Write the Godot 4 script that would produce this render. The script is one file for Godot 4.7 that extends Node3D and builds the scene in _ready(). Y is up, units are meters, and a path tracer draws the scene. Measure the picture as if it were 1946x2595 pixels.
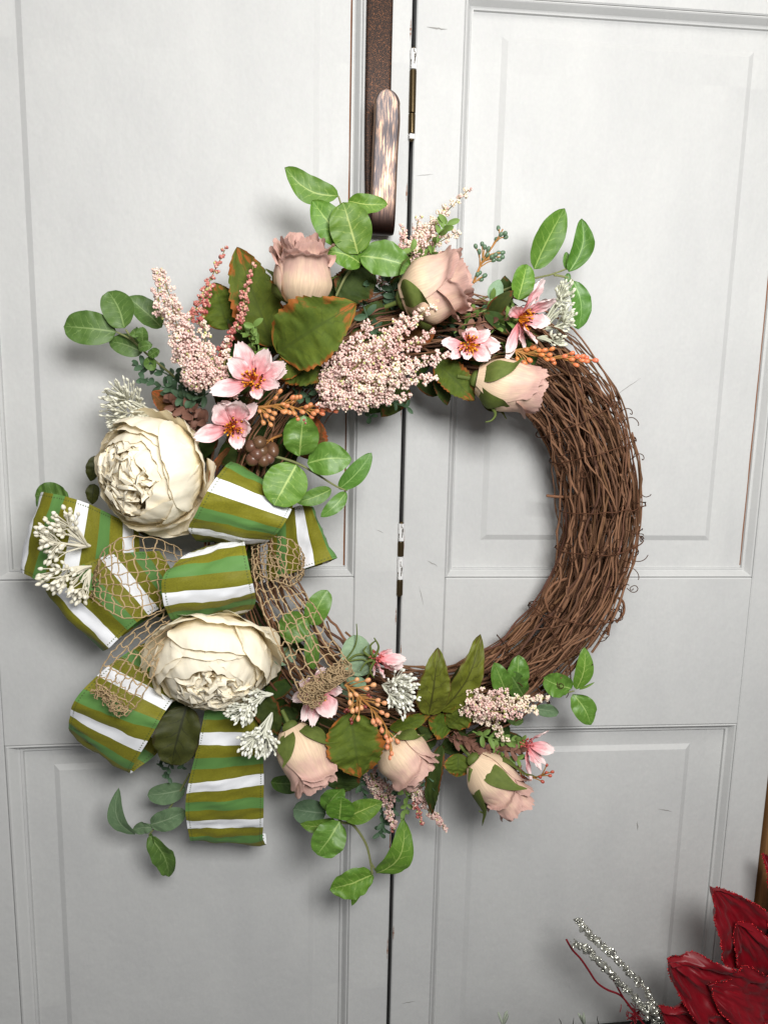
extends Node3D

var rng := RandomNumberGenerator.new()
var noise := FastNoiseLite.new()
var M := {}
var wreath: Node3D
var taken := {}
var shift := Vector3.ZERO  # where the thing under construction stands; its meshes are kept relative to it


func _ready() -> void:
	# camera
	var cam := Camera3D.new()
	cam.name = "camera"
	cam.position = Vector3(-0.1315, 0.1380, 0.83)
	cam.rotation = Vector3(-0.1636299, -0.1339738, 0.0221963)
	cam.fov = 67.336
	cam.near = 0.02
	cam.far = 60.0
	add_child(cam)
	cam.current = true
	# room light: a dim even glow from the room behind the photographer
	var env := Environment.new()
	env.background_mode = Environment.BG_COLOR
	env.background_color = Color(0.14, 0.14, 0.142).linear_to_srgb()
	env.tonemap_mode = Environment.TONE_MAPPER_LINEAR
	env.tonemap_exposure = 1.02
	env.sdfgi_enabled = true
	env.ssao_enabled = true
	env.ssil_enabled = true
	var we := WorldEnvironment.new()
	we.name = "environment"
	we.environment = env
	add_child(we)
	# ceiling lamps above and in front of the doors
	ceiling_light("ceiling_lamp_light", Vector3(0.35, 1.35, 0.75), Vector3(0.1, -0.2, 0.0), Vector2(0.7, 0.25), 0.48, Color(1.0, 0.985, 0.96))
	ceiling_light("ceiling_lamp_light", Vector3(-0.45, 1.5, 1.25), Vector3(0.0, 0.0, 0.0), Vector2(0.9, 0.3), 0.55, Color(1.0, 0.98, 0.95))
	ceiling_light("ceiling_lamp_light", Vector3(0.10, 0.46, 1.05), Vector3(0.06, 0.0, 0.0), Vector2(0.46, 0.3), 1.46, Color(1.0, 0.995, 0.985))

	rng.seed = 20240
	noise.seed = 7
	noise.frequency = 1.0
	make_materials()
	build_doors()
	build_hanger()
	build_wreath()
	build_christmas()


func ceiling_light(called: String, at: Vector3, to: Vector3, size: Vector2, energy: float, col: Color) -> void:
	var l := AreaLight3D.new()
	l.name = called
	l.area_size = size
	l.light_energy = energy
	l.light_color = col
	l.shadow_enabled = true
	l.area_range = 12.0
	l.area_attenuation = 2.0
	add_child(l, true)
	l.look_at_from_position(at, to, Vector3(0.0, 0.1, 1.0))


# ------------------------------------------------------------------ naming
func tag(o: Node, label: String, category := "", group := "", kind := "") -> void:
	if label: o.set_meta("label", label)
	if category: o.set_meta("category", category)
	if group: o.set_meta("group", group)
	if kind: o.set_meta("kind", kind)


func numbered(called: String, parent: Node) -> String:
	var key := str(parent.get_instance_id()) + called
	var n: int = taken.get(key, 0)
	taken[key] = n + 1
	return called if n == 0 else "%s_%03d" % [called, n]


func empty(called: String, parent: Node, label := "") -> Node3D:
	var o := Node3D.new()
	o.name = numbered(called, parent)
	parent.add_child(o, true)
	if label: o.set_meta("label", label)
	return o


func wpart(called: String, label := "") -> Node3D:
	return empty(called, wreath, label)


func fin(b: MB) -> ArrayMesh:
	return b.done(shift)


func obj(called: String, mesh: Mesh, mat: Material, parent: Node, label := "") -> MeshInstance3D:
	var o := MeshInstance3D.new()
	o.name = numbered(called, parent)
	o.mesh = mesh
	o.material_override = mat
	parent.add_child(o, true)
	if label: o.set_meta("label", label)
	return o


# ------------------------------------------------------------------ mesh building
class MB:
	var v := PackedVector3Array()
	var uv := PackedVector2Array()
	var col := PackedColorArray()
	var idx := PackedInt32Array()
	var hard := false

	func grid(nu: int, nv: int, f: Callable, c := Color.WHITE, us := 1.0, vs := 1.0, v0 := 0.0) -> void:
		var b := v.size()
		for j in nv + 1:
			for i in nu + 1:
				var a := float(i) / nu
				var t := float(j) / nv
				v.append(f.call(a, t))
				uv.append(Vector2(a * us, v0 + t * vs))
				col.append(c)
		for j in nv:
			for i in nu:
				var p := b + j * (nu + 1) + i
				var q := p + nu + 1
				idx.append_array([p, q, p + 1, p + 1, q, q + 1])

	func tube(pts: Array, rad: Array, sides := 6, c := Color.WHITE, vs := 1.0, cap := true) -> void:
		var n := pts.size()
		if n < 2: return
		var b := v.size()
		var t0: Vector3 = (pts[1] - pts[0]).normalized()
		var nn: Vector3 = t0.cross(Vector3(0.31, 0.17, 0.93)).normalized()
		var run := 0.0
		for k in n:
			var t: Vector3 = (pts[mini(k + 1, n - 1)] - pts[maxi(k - 1, 0)]).normalized()
			nn = (nn - t * nn.dot(t)).normalized()
			var bb := t.cross(nn)
			if k > 0: run += (pts[k] as Vector3).distance_to(pts[k - 1])
			var r: float = rad[k] if rad.size() == n else lerpf(rad[0], rad[-1], float(k) / (n - 1))
			for s in sides + 1:
				var a := TAU * s / sides
				v.append(pts[k] + (nn * cos(a) + bb * sin(a)) * r)
				uv.append(Vector2(float(s) / sides, run * vs))
				col.append(c)
		for k in n - 1:
			for s in sides:
				var p := b + k * (sides + 1) + s
				var q := p + sides + 1
				idx.append_array([p, p + 1, q, p + 1, q + 1, q])
		if cap:
			for e in 2:
				var k := 0 if e == 0 else n - 1
				var m := v.size()
				v.append(pts[k]); uv.append(Vector2(0.5, 0)); col.append(c)
				for s in sides:
					var p := b + k * (sides + 1) + s
					if e == 0: idx.append_array([m, p + 1, p])
					else: idx.append_array([m, p, p + 1])

	func ball(c0: Vector3, axis: Vector3, half_len: float, r: float, c := Color.WHITE, sides := 8, rings := 6, egg := 0.0) -> void:
		var a := axis.normalized()
		var e1 := a.cross(Vector3(0.3, 0.5, 0.81)).normalized()
		var e2 := a.cross(e1)
		var b := v.size()
		for j in rings + 1:
			var th := PI * j / rings
			for i in sides + 1:
				var ph := TAU * i / sides
				var rr := r * sin(th) * (1.0 + egg * cos(th))
				v.append(c0 - a * half_len * cos(th) + (e1 * cos(ph) + e2 * sin(ph)) * rr)
				uv.append(Vector2(float(i) / sides, float(j) / rings))
				col.append(c)
		for j in rings:
			for i in sides:
				var p := b + j * (sides + 1) + i
				var q := p + sides + 1
				idx.append_array([p, p + 1, q, p + 1, q + 1, q])

	func box(lo: Vector3, hi: Vector3, ch := 0.0008) -> void:
		# a box with chamfered edges
		var c := (lo + hi) * 0.5
		var h := (hi - lo) * 0.5
		var k := minf(ch, minf(h.x, minf(h.y, h.z)) * 0.5)
		for ax in 3:
			for s in [-1.0, 1.0]:
				var n := Vector3.ZERO; n[ax] = s
				var u := Vector3.ZERO; u[(ax + 1) % 3] = 1.0
				var w := Vector3.ZERO; w[(ax + 2) % 3] = 1.0
				var hu: float = h[(ax + 1) % 3] - k
				var hw: float = h[(ax + 2) % 3] - k
				var o: Vector3 = c + n * h[ax]
				quad(o - u * hu - w * hw, o + u * hu - w * hw, o + u * hu + w * hw, o - u * hu + w * hw, n)
		for ax in 3:
			for s1 in [-1.0, 1.0]:
				for s2 in [-1.0, 1.0]:
					var u := Vector3.ZERO; u[ax] = h[ax] - k
					var a1 := Vector3.ZERO; a1[(ax + 1) % 3] = s1
					var a2 := Vector3.ZERO; a2[(ax + 2) % 3] = s2
					var p1: Vector3 = c + a1 * h[(ax + 1) % 3] + a2 * (h[(ax + 2) % 3] - k)
					var p2: Vector3 = c + a1 * (h[(ax + 1) % 3] - k) + a2 * h[(ax + 2) % 3]
					quad(p1 - u, p1 + u, p2 + u, p2 - u, (a1 + a2).normalized())
		for sx in [-1.0, 1.0]:
			for sy in [-1.0, 1.0]:
				for sz in [-1.0, 1.0]:
					var s := Vector3(sx, sy, sz)
					var o := c + s * h
					tri(o - Vector3(0, sy, sz) * k, o - Vector3(sx, 0, sz) * k, o - Vector3(sx, sy, 0) * k, s)
		hard = true

	func quad(a: Vector3, b: Vector3, c: Vector3, d: Vector3, n: Vector3) -> void:
		tri(a, b, c, n); tri(a, c, d, n)

	func tri(a: Vector3, b: Vector3, c: Vector3, n: Vector3) -> void:
		var m := v.size()
		if (c - a).cross(b - a).dot(n) < 0.0:
			v.append_array([a, c, b])
		else:
			v.append_array([a, b, c])
		for i in 3:
			var p := v[m + i]
			uv.append(Vector2(p.x, p.y) * 4.0)
			col.append(Color.WHITE)
		idx.append_array([m, m + 1, m + 2])

	func done(off := Vector3.ZERO) -> ArrayMesh:
		if off != Vector3.ZERO:
			for k in v.size():
				v[k] -= off
		var nrm := PackedVector3Array()
		nrm.resize(v.size())
		for k in range(0, idx.size(), 3):
			var a := idx[k]; var b := idx[k + 1]; var c := idx[k + 2]
			var n := (v[c] - v[a]).cross(v[b] - v[a])
			nrm[a] += n; nrm[b] += n; nrm[c] += n
		for k in nrm.size():
			nrm[k] = nrm[k].normalized() if nrm[k].length_squared() > 1e-24 else Vector3.UP
		var arr := []
		arr.resize(Mesh.ARRAY_MAX)
		arr[Mesh.ARRAY_VERTEX] = v
		arr[Mesh.ARRAY_NORMAL] = nrm
		arr[Mesh.ARRAY_TEX_UV] = uv
		arr[Mesh.ARRAY_COLOR] = col
		arr[Mesh.ARRAY_INDEX] = idx
		var m := ArrayMesh.new()
		m.add_surface_from_arrays(Mesh.PRIMITIVE_TRIANGLES, arr)
		return m


func spline(p: Array, n: int) -> Array:
	# Catmull-Rom through the points, n steps per piece
	var out := []
	for k in p.size() - 1:
		var a: Vector3 = p[maxi(k - 1, 0)]
		var b: Vector3 = p[k]
		var c: Vector3 = p[k + 1]
		var d: Vector3 = p[mini(k + 2, p.size() - 1)]
		for i in n:
			out.append(b.cubic_interpolate(c, a, d, float(i) / n))
	out.append(p[-1])
	return out


func along(p: Array, t: float) -> Vector3:
	var x := clampf(t, 0.0, 1.0) * (p.size() - 1)
	var i := mini(int(x), p.size() - 2)
	return (p[i] as Vector3).lerp(p[i + 1], x - i)


func rr(a: float, b: float) -> float:
	return rng.randf_range(a, b)


func rdir() -> Vector3:
	return Vector3(rng.randfn(), rng.randfn(), rng.randfn()).normalized()


# ------------------------------------------------------------------ materials
func img(w: int, h: int, f: Callable) -> ImageTexture:
	var b := PackedByteArray()
	b.resize(w * h * 3)
	var k := 0
	for y in h:
		for x in w:
			var c: Color = f.call((x + 0.5) / w, (y + 0.5) / h)
			b[k] = int(clampf(c.r, 0, 1) * 255.0); b[k + 1] = int(clampf(c.g, 0, 1) * 255.0); b[k + 2] = int(clampf(c.b, 0, 1) * 255.0)
			k += 3
	return ImageTexture.create_from_image(Image.create_from_data(w, h, false, Image.FORMAT_RGB8, b))


func rgb(r: float, g: float, b: float) -> Color:
	return Color(r / 255.0, g / 255.0, b / 255.0)


func lin(r: float, g: float, b: float) -> Color:
	return rgb(r, g, b).srgb_to_linear()


func mat(called: String, tex: Texture2D, rough: float, spec := 0.4, back := Color.BLACK) -> StandardMaterial3D:
	var m := StandardMaterial3D.new()
	m.resource_name = called
	if tex: m.albedo_texture = tex
	m.roughness = rough
	m.metallic_specular = spec
	m.vertex_color_use_as_albedo = true
	m.cull_mode = BaseMaterial3D.CULL_DISABLED
	if back != Color.BLACK:
		m.backlight_enabled = true
		m.backlight = back
	M[called] = m
	return m


func tex_leaf(base: Color, dark: Color, vein: Color, edge: Color, edge_amt: float, nveins: float, sd: float, vein_w := 0.05) -> ImageTexture:
	return img(160, 256, func(u: float, v: float) -> Color:
		var s := (u - 0.5) * 2.0
		var a := absf(s)
		var blot := noise.get_noise_3d(u * 3.0 + sd, v * 5.0, sd) * 0.5 + 0.5
		var fine := noise.get_noise_3d(u * 26.0, v * 40.0, sd + 9.0) * 0.5 + 0.5
		var c := base.lerp(dark, clampf(blot * 0.9 + fine * 0.35 - 0.3, 0.0, 1.0))
		# edge colour eats in from the rim and the tip
		var e := smoothstep(1.0 - edge_amt * 0.9, 1.0, maxf(a, v * 0.97) + (noise.get_noise_3d(u * 3.0, v * 3.4, sd + 20.0) - 0.12) * edge_amt * 2.4) if edge_amt > 0.0 else 0.0
		c = c.lerp(edge, e * 0.9)
		# side veins
		var off := 0.07 * noise.get_noise_2d(v * 6.0, sd + (3.0 if s > 0.0 else 8.0))
		var ph := v * nveins - a * (1.5 - 0.45 * a) + off * nveins + (0.35 if s > 0.0 else 0.0)
		var d := absf(ph - roundf(ph))
		var w := clampf((vein_w * 1.7 * (1.0 - a * 0.72) - d) / (vein_w * 1.1), 0.0, 1.0)
		if a > 0.86: w *= (1.0 - a) / 0.14
		# fine network
		var nn := absf(noise.get_noise_3d(u * 13.0, v * 21.0, sd + 40.0))
		w = maxf(w * 0.75, clampf(0.10 - nn, 0.0, 0.1) * 2.6)
		var mid := clampf((0.055 * (1.15 - v) + 0.018 - a) / 0.022, 0.0, 1.0)
		w = maxf(w, mid)
		return c.lerp(vein, w * 0.8))


func make_materials() -> void:
	# painted wood: near white, slightly uneven, faint brush relief
	var door := StandardMaterial3D.new()
	door.resource_name = "door_paint"
	door.albedo_texture = img(256, 256, func(u: float, v: float) -> Color:
		var k := 0.0
		k += noise.get_noise_3d(u * 4.0, v * 3.0, 1.0) * 0.026
		k += noise.get_noise_3d(u * 70.0, v * 5.0, 2.0) * 0.005
		k += noise.get_noise_3d(u * 110.0, v * 110.0, 3.0) * 0.018
		return Color(0.776 + k, 0.779 + k, 0.776 + k * 0.9))
	door.uv1_triplanar = true
	door.uv1_scale = Vector3(2.6, 1.9, 2.6)
	door.roughness = 0.62
	door.roughness_texture = img(128, 128, func(u: float, v: float) -> Color:
		var k := 0.82 + noise.get_noise_3d(u * 5.0, v * 4.0, 51.0) * 0.3 + noise.get_noise_3d(u * 60.0, v * 6.0, 52.0) * 0.12
		return Color(k, k, k))
	door.metallic_specular = 0.35
	door.heightmap_enabled = false
	door.normal_enabled = true
	var nt := NoiseTexture2D.new()
	var fn := FastNoiseLite.new()
	fn.seed = 4
	fn.frequency = 0.06
	fn.fractal_octaves = 4
	nt.width = 512; nt.height = 512
	nt.seamless = true
	nt.noise = fn
	nt.as_normal_map = true
	nt.bump_strength = 2.0
	door.normal_texture = nt
	door.normal_scale = 0.11
	M["door"] = door
	var bare := mat("bare_wood", null, 0.8); bare.albedo_color = rgb(132, 84, 52)
	var grime := mat("grime", null, 0.8); grime.albedo_color = rgb(148, 146, 143)
	var dark := mat("dark", null, 0.9); dark.albedo_color = rgb(18, 16, 15)
	# leaves
	var bl := Color(0.10, 0.2, 0.03)
	mat("euc", tex_leaf(rgb(100, 138, 46), rgb(70, 110, 32), rgb(176, 194, 112), rgb(86, 120, 38), 0.05, 7.0, 1.0), 0.5, 0.45, bl)
	mat("eucb", tex_leaf(rgb(94, 134, 50), rgb(74, 112, 36), rgb(160, 184, 108), rgb(84, 118, 40), 0.05, 8.5, 71.0, 0.04), 0.46, 0.5, bl)
	mat("eucdark", tex_leaf(rgb(86, 116, 50), rgb(62, 92, 38), rgb(138, 160, 100), rgb(76, 104, 44), 0.05, 7.0, 5.0), 0.5, 0.45, bl)
	mat("grey", tex_leaf(rgb(104, 128, 94), rgb(80, 106, 76), rgb(142, 160, 128), rgb(94, 118, 84), 0.1, 6.0, 11.0, 0.03), 0.65, 0.3, bl)
	mat("rose", tex_leaf(rgb(94, 108, 36), rgb(56, 74, 24), rgb(70, 84, 30), rgb(156, 86, 38), 0.26, 6.0, 17.0, 0.06), 0.72, 0.3, bl * 0.5)
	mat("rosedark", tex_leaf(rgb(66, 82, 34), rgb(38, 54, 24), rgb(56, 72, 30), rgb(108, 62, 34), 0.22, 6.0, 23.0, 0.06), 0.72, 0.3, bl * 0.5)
	mat("rust", tex_leaf(rgb(110, 72, 40), rgb(76, 60, 30), rgb(120, 84, 50), rgb(156, 82, 44), 0.45, 6.0, 29.0, 0.05), 0.75, 0.25)
	mat("olive", tex_leaf(rgb(112, 118, 36), rgb(70, 76, 20), rgb(58, 58, 20), rgb(84, 62, 26), 0.10, 5.0, 31.0, 0.05), 0.6, 0.4, bl * 0.5)
	mat("olivedark", tex_leaf(rgb(70, 74, 28), rgb(44, 50, 18), rgb(34, 38, 14), rgb(50, 46, 18), 0.1, 5.0, 37.0, 0.05), 0.6, 0.4)
	mat("sage", tex_leaf(rgb(150, 172, 142), rgb(126, 150, 120), rgb(128, 152, 124), rgb(140, 162, 134), 0.1, 9.0, 41.0, 0.08), 0.85, 0.2, bl * 0.6)
	mat("sepal", tex_leaf(rgb(104, 116, 56), rgb(72, 86, 36), rgb(96, 108, 54), rgb(110, 116, 60), 0.1, 3.0, 43.0, 0.02), 0.7, 0.3)
	var sm := mat("sprig", null, 0.6); sm.albedo_color = rgb(70, 96, 70)
	sm = mat("spriglight", null, 0.6); sm.albedo_color = rgb(112, 140, 70)
	sm = mat("brownsprig", null, 0.65); sm.albedo_color = rgb(124, 88, 74)
	sm = mat("stem", null, 0.7); sm.albedo_color = rgb(124, 128, 82)
	sm = mat("plain", null, 0.55)
	sm = mat("stem_green", null, 0.65); sm.albedo_color = rgb(92, 106, 48)
	sm = mat("waxy", null, 0.32, 0.5)
	# petals
	mat("rosepetal", img(128, 192, func(u: float, v: float) -> Color:
		var st := noise.get_noise_3d(u * 42.0, v * 2.2, 3.0)
		var bl2 := noise.get_noise_3d(u * 4.0, v * 3.0, 13.0)
		var c := rgb(226, 200, 170).lerp(rgb(214, 180, 162), smoothstep(0.25, 0.75, v + bl2 * 0.35))
		c = c.lerp(rgb(190, 152, 144), smoothstep(0.55, 1.05, v + st * 0.20 + bl2 * 0.25) * 0.8)
		return c * (1.0 + st * 0.11)), 0.62, 0.3, Color(0.24, 0.2, 0.18))
	mat("peony", img(128, 192, func(u: float, v: float) -> Color:
		var st := noise.get_noise_3d(u * 34.0, v * 2.4, 6.0)
		var bl2 := noise.get_noise_3d(u * 3.0, v * 3.0, 15.0)
		var c := rgb(251, 234, 196).lerp(rgb(254, 246, 225), smoothstep(0.1, 0.75, v + bl2 * 0.3))
		return c * (1.0 + st * 0.02)), 0.8, 0.15, Color(0.55, 0.52, 0.46))
	mat("cosmos", img(96, 192, func(u: float, v: float) -> Color:
		var st := noise.get_noise_3d(u * 16.0, v * 1.4, 8.0)
		var bl2 := noise.get_noise_3d(u * 3.0, v * 4.0, 18.0)
		var c := rgb(214, 124, 126).lerp(rgb(234, 170, 174), smoothstep(0.05, 0.45, v + bl2 * 0.2))
		c = c.lerp(rgb(244, 224, 222), smoothstep(0.42, 0.88, v + bl2 * 0.22 + absf(u - 0.5) * 0.28 - 0.06))
		c = c.lerp(rgb(190, 98, 108), clampf(st * 0.9, 0.0, 0.5) * (1.0 - smoothstep(0.5, 1.0, v)))
		return c), 0.62, 0.3, Color(0.26, 0.2, 0.2))
	mat("velvet", img(128, 128, func(u: float, v: float) -> Color:
		var a := noise.get_noise_3d(u * 60.0, v * 60.0, 3.0) * 0.06 + noise.get_noise_3d(u * 9.0, v * 3.0, 23.0) * 0.12
		return Color(0.46 + a * 0.7, 0.012 + a * 0.08, 0.075 + a * 0.15)), 0.4, 0.4)
	M["velvet"].rim_enabled = true
	M["velvet"].rim = 0.15
	M["velvet"].rim_tint = 0.9
	# ribbon: one stripe repeat along v, wired edges with stitches along u
	mat("ribbon", img(192, 384, func(u: float, v: float) -> Color:
		var w := noise.get_noise_2d(u * 3.0, 3.0) * 0.0015
		var t := fposmod(v + w, 1.0)
		var vel := noise.get_noise_3d(u * 34.0, v * 26.0, 4.0) * 0.4 + noise.get_noise_3d(u * 90.0, v * 110.0, 5.0) * 0.6
		var we := noise.get_noise_3d(u * 150.0, v * 150.0, 7.0)
		var c: Color
		if t < 0.25: c = rgb(240, 242, 246) * (1.0 + we * 0.03)
		elif t < 0.51: c = rgb(124, 121, 34) * (1.0 + vel * 0.22)
		elif t < 0.745: c = rgb(94, 136, 72) * (1.0 + we * 0.05)
		else: c = rgb(118, 116, 33) * (1.0 + vel * 0.22)
		var ed := minf(u, 1.0 - u)
		if ed > 0.030 and ed < 0.048 and fposmod(v * 20.0, 1.0) < 0.5:
			c = c.lerp(rgb(66, 78, 44), 0.62)
		return Color(c.r, c.g, c.b)), 0.58, 0.3)
	M["ribbon"].rim_enabled = true
	M["ribbon"].rim = 0.08
	mat("jute", img(64, 256, func(u: float, v: float) -> Color:
		var s := sin((v * 60.0 + u) * TAU) * 0.07 + noise.get_noise_3d(u * 9.0, v * 40.0, 2.0) * 0.16
		return rgb(178, 154, 120) * (1.0 + s)), 0.9, 0.1)
	mat("vine", img(64, 512, func(u: float, v: float) -> Color:
		var s := noise.get_noise_3d(u * 9.0, v * 8.0, 2.0) * 0.3 + noise.get_noise_3d(u * 7.0, v * 70.0, 5.0) * 0.16
		return rgb(128, 94, 72) * (1.0 + s)), 0.75, 0.25)
	mat("bronze", img(256, 512, func(u: float, v: float) -> Color:
		var sp := noise.get_noise_3d(u * 34.0, v * 64.0, 2.0)
		var c := rgb(34, 23, 18).lerp(rgb(146, 94, 60), smoothstep(0.10, 0.45, sp))
		return c), 0.42, 0.5)
	M["bronze"].metallic = 0.55
	mat("bronzelip", img(256, 512, func(u: float, v: float) -> Color:
		var st := noise.get_noise_3d(u * 52.0, v * 5.0, 2.0)
		var pa := noise.get_noise_3d(u * 3.0, v * 6.0, 12.0)
		var k := smoothstep(-0.25, 0.35, st * 1.1 + pa * 0.7 - 0.18)
		if u < 0.05 or u > 0.95: k = maxf(k, 0.8)
		var c := rgb(56, 52, 54).lerp(rgb(166, 132, 108), k)
		# the lip's foot, towards the bend, kept its dark finish
		return c.lerp(rgb(40, 24, 19), 1.0 - smoothstep(0.22, 0.42, v + st * 0.06))), 0.4, 0.5)
	M["bronzelip"].metallic = 0.75
	var br := mat("brass", null, 0.3, 0.5); br.metallic = 0.85; br.albedo_color = rgb(92, 78, 54)
	var wp := mat("white_chipped", img(64, 128, func(u: float, v: float) -> Color:
		var n := noise.get_noise_3d(u * 7.0, v * 9.0, 31.0) + noise.get_noise_3d(u * 20.0, v * 20.0, 33.0) * 0.4
		return rgb(222, 222, 222).lerp(rgb(52, 44, 34), smoothstep(0.22, 0.30, n))), 0.5)
	var tw := mat("wood_trim", img(128, 256, func(u: float, v: float) -> Color:
		return rgb(134, 96, 58) * (1.0 + noise.get_noise_3d(u * 20.0, v * 2.0, 3.0) * 0.3)), 0.6)
	tw.uv1_triplanar = true
	tw.uv1_scale = Vector3(3, 3, 3)
	var gl := mat("glitter", null, 0.18, 0.5); gl.metallic = 0.75; gl.albedo_color = rgb(214, 214, 208)
	var rtw := mat("redtwig", null, 0.5); rtw.albedo_color = rgb(122, 24, 34)
	var rg := mat("redglitter", null, 0.25, 0.5); rg.metallic = 0.6; rg.albedo_color = rgb(196, 36, 44)


# ------------------------------------------------------------------ doors
func door_boxes(called: String, lo: Vector3, hi: Vector3, parent: Node) -> void:
	var b := MB.new()
	b.box(lo, hi, 0.0012)
	obj(called, fin(b), M.door, parent)


func panel(parent: Node3D, xl: float, xr: float, yb: float, yt: float, wl: float, wr: float, bev: Rect2) -> void:
	# the moulding: four mitred lengths of one profile, (inset, height)
	var prof := [Vector2(0.0002, -0.0022), Vector2(0.0008, -0.0012), Vector2(0.0018, -0.0007), Vector2(0.0028, -0.0016), Vector2(0.0065, -0.0085), Vector2(0.0078, -0.0095), Vector2(0.0082, -0.0087), Vector2(0.0098, -0.0087), Vector2(0.0101, -0.0125)]
	for side in 4:
		var b := MB.new()
		for k in prof.size() - 1:
			var q := []
			for e in 2:
				for pp in [prof[k], prof[k + 1]]:
					var d: float = pp.x
					var l: float = xl + d * wl
					var r: float = xr - d * wr
					var bo: float = yb + d
					var to: float = yt - d
					var c: Vector2 = [Vector2(l, bo), Vector2(r, bo), Vector2(r, to), Vector2(l, to)][(side + e) % 4]
					q.append(Vector3(c.x, c.y, pp.y))
			b.quad(q[0], q[2], q[3], q[1], Vector3(0, 0, 1))
		obj("moulding", fin(b), M.door, parent)
	var b2 := MB.new()
	var z0 := -0.0122
	var z1 := -0.0094
	var o := [Vector3(xl + 0.0095 * wl, yb + 0.0095, z0), Vector3(xr - 0.0095 * wr, yb + 0.0095, z0), Vector3(xr - 0.0095 * wr, yt - 0.0095, z0), Vector3(xl + 0.0095 * wl, yt - 0.0095, z0)]
	var a := []
	var c := []
	for s in [Vector2(0, 0), Vector2(1, 0), Vector2(1, 1), Vector2(0, 1)]:
		var at: Vector2 = bev.position + bev.size * s
		a.append(Vector3(at.x, at.y, z0))
		var inn: Vector2 = at + (Vector2(0.5, 0.5) - s) * 2.0 * 0.0062
		c.append(Vector3(inn.x, inn.y, z1))
	for k in 4:
		var n := (k + 1) % 4
		b2.quad(o[k], o[n], a[n], a[k], Vector3(0, 0, 1))
		b2.quad(a[k], a[n], c[n], c[k], Vector3(0, 0, 1))
	b2.quad(c[0], c[1], c[2], c[3], Vector3(0, 0, 1))
	obj("panel", fin(b2), M.door, parent)


func crack(parent: Node3D, x: float, y0: float, y1: float, z: float) -> void:
	var b := MB.new()
	b.grid(2, 40, func(u: float, v: float) -> Vector3:
		var w := 0.0008 * (0.75 + 0.6 * noise.get_noise_2d(v * 9.0, x * 50.0))
		return Vector3(x + (u - 0.5) * 2.0 * maxf(w, 0.0002), lerpf(y0, y1, v), z))
	obj("bare_wood_seam", fin(b), M.bare_wood, parent)


func scratch(parent: Node3D, a: Vector2, c: Vector2, z: float, w: float) -> void:
	var b := MB.new()
	b.grid(1, 10, func(u: float, v: float) -> Vector3:
		var p := a.lerp(c, v)
		var n := (c - a).normalized().orthogonal()
		p += n * ((u - 0.5) * w * sin(PI * clampf(v, 0.05, 0.95)) + noise.get_noise_2d(v * 3.0, a.x * 90.0) * w * 0.8)
		return Vector3(p.x, p.y, z))
	obj("scuff_mark", fin(b), M.grime, parent)


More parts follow.
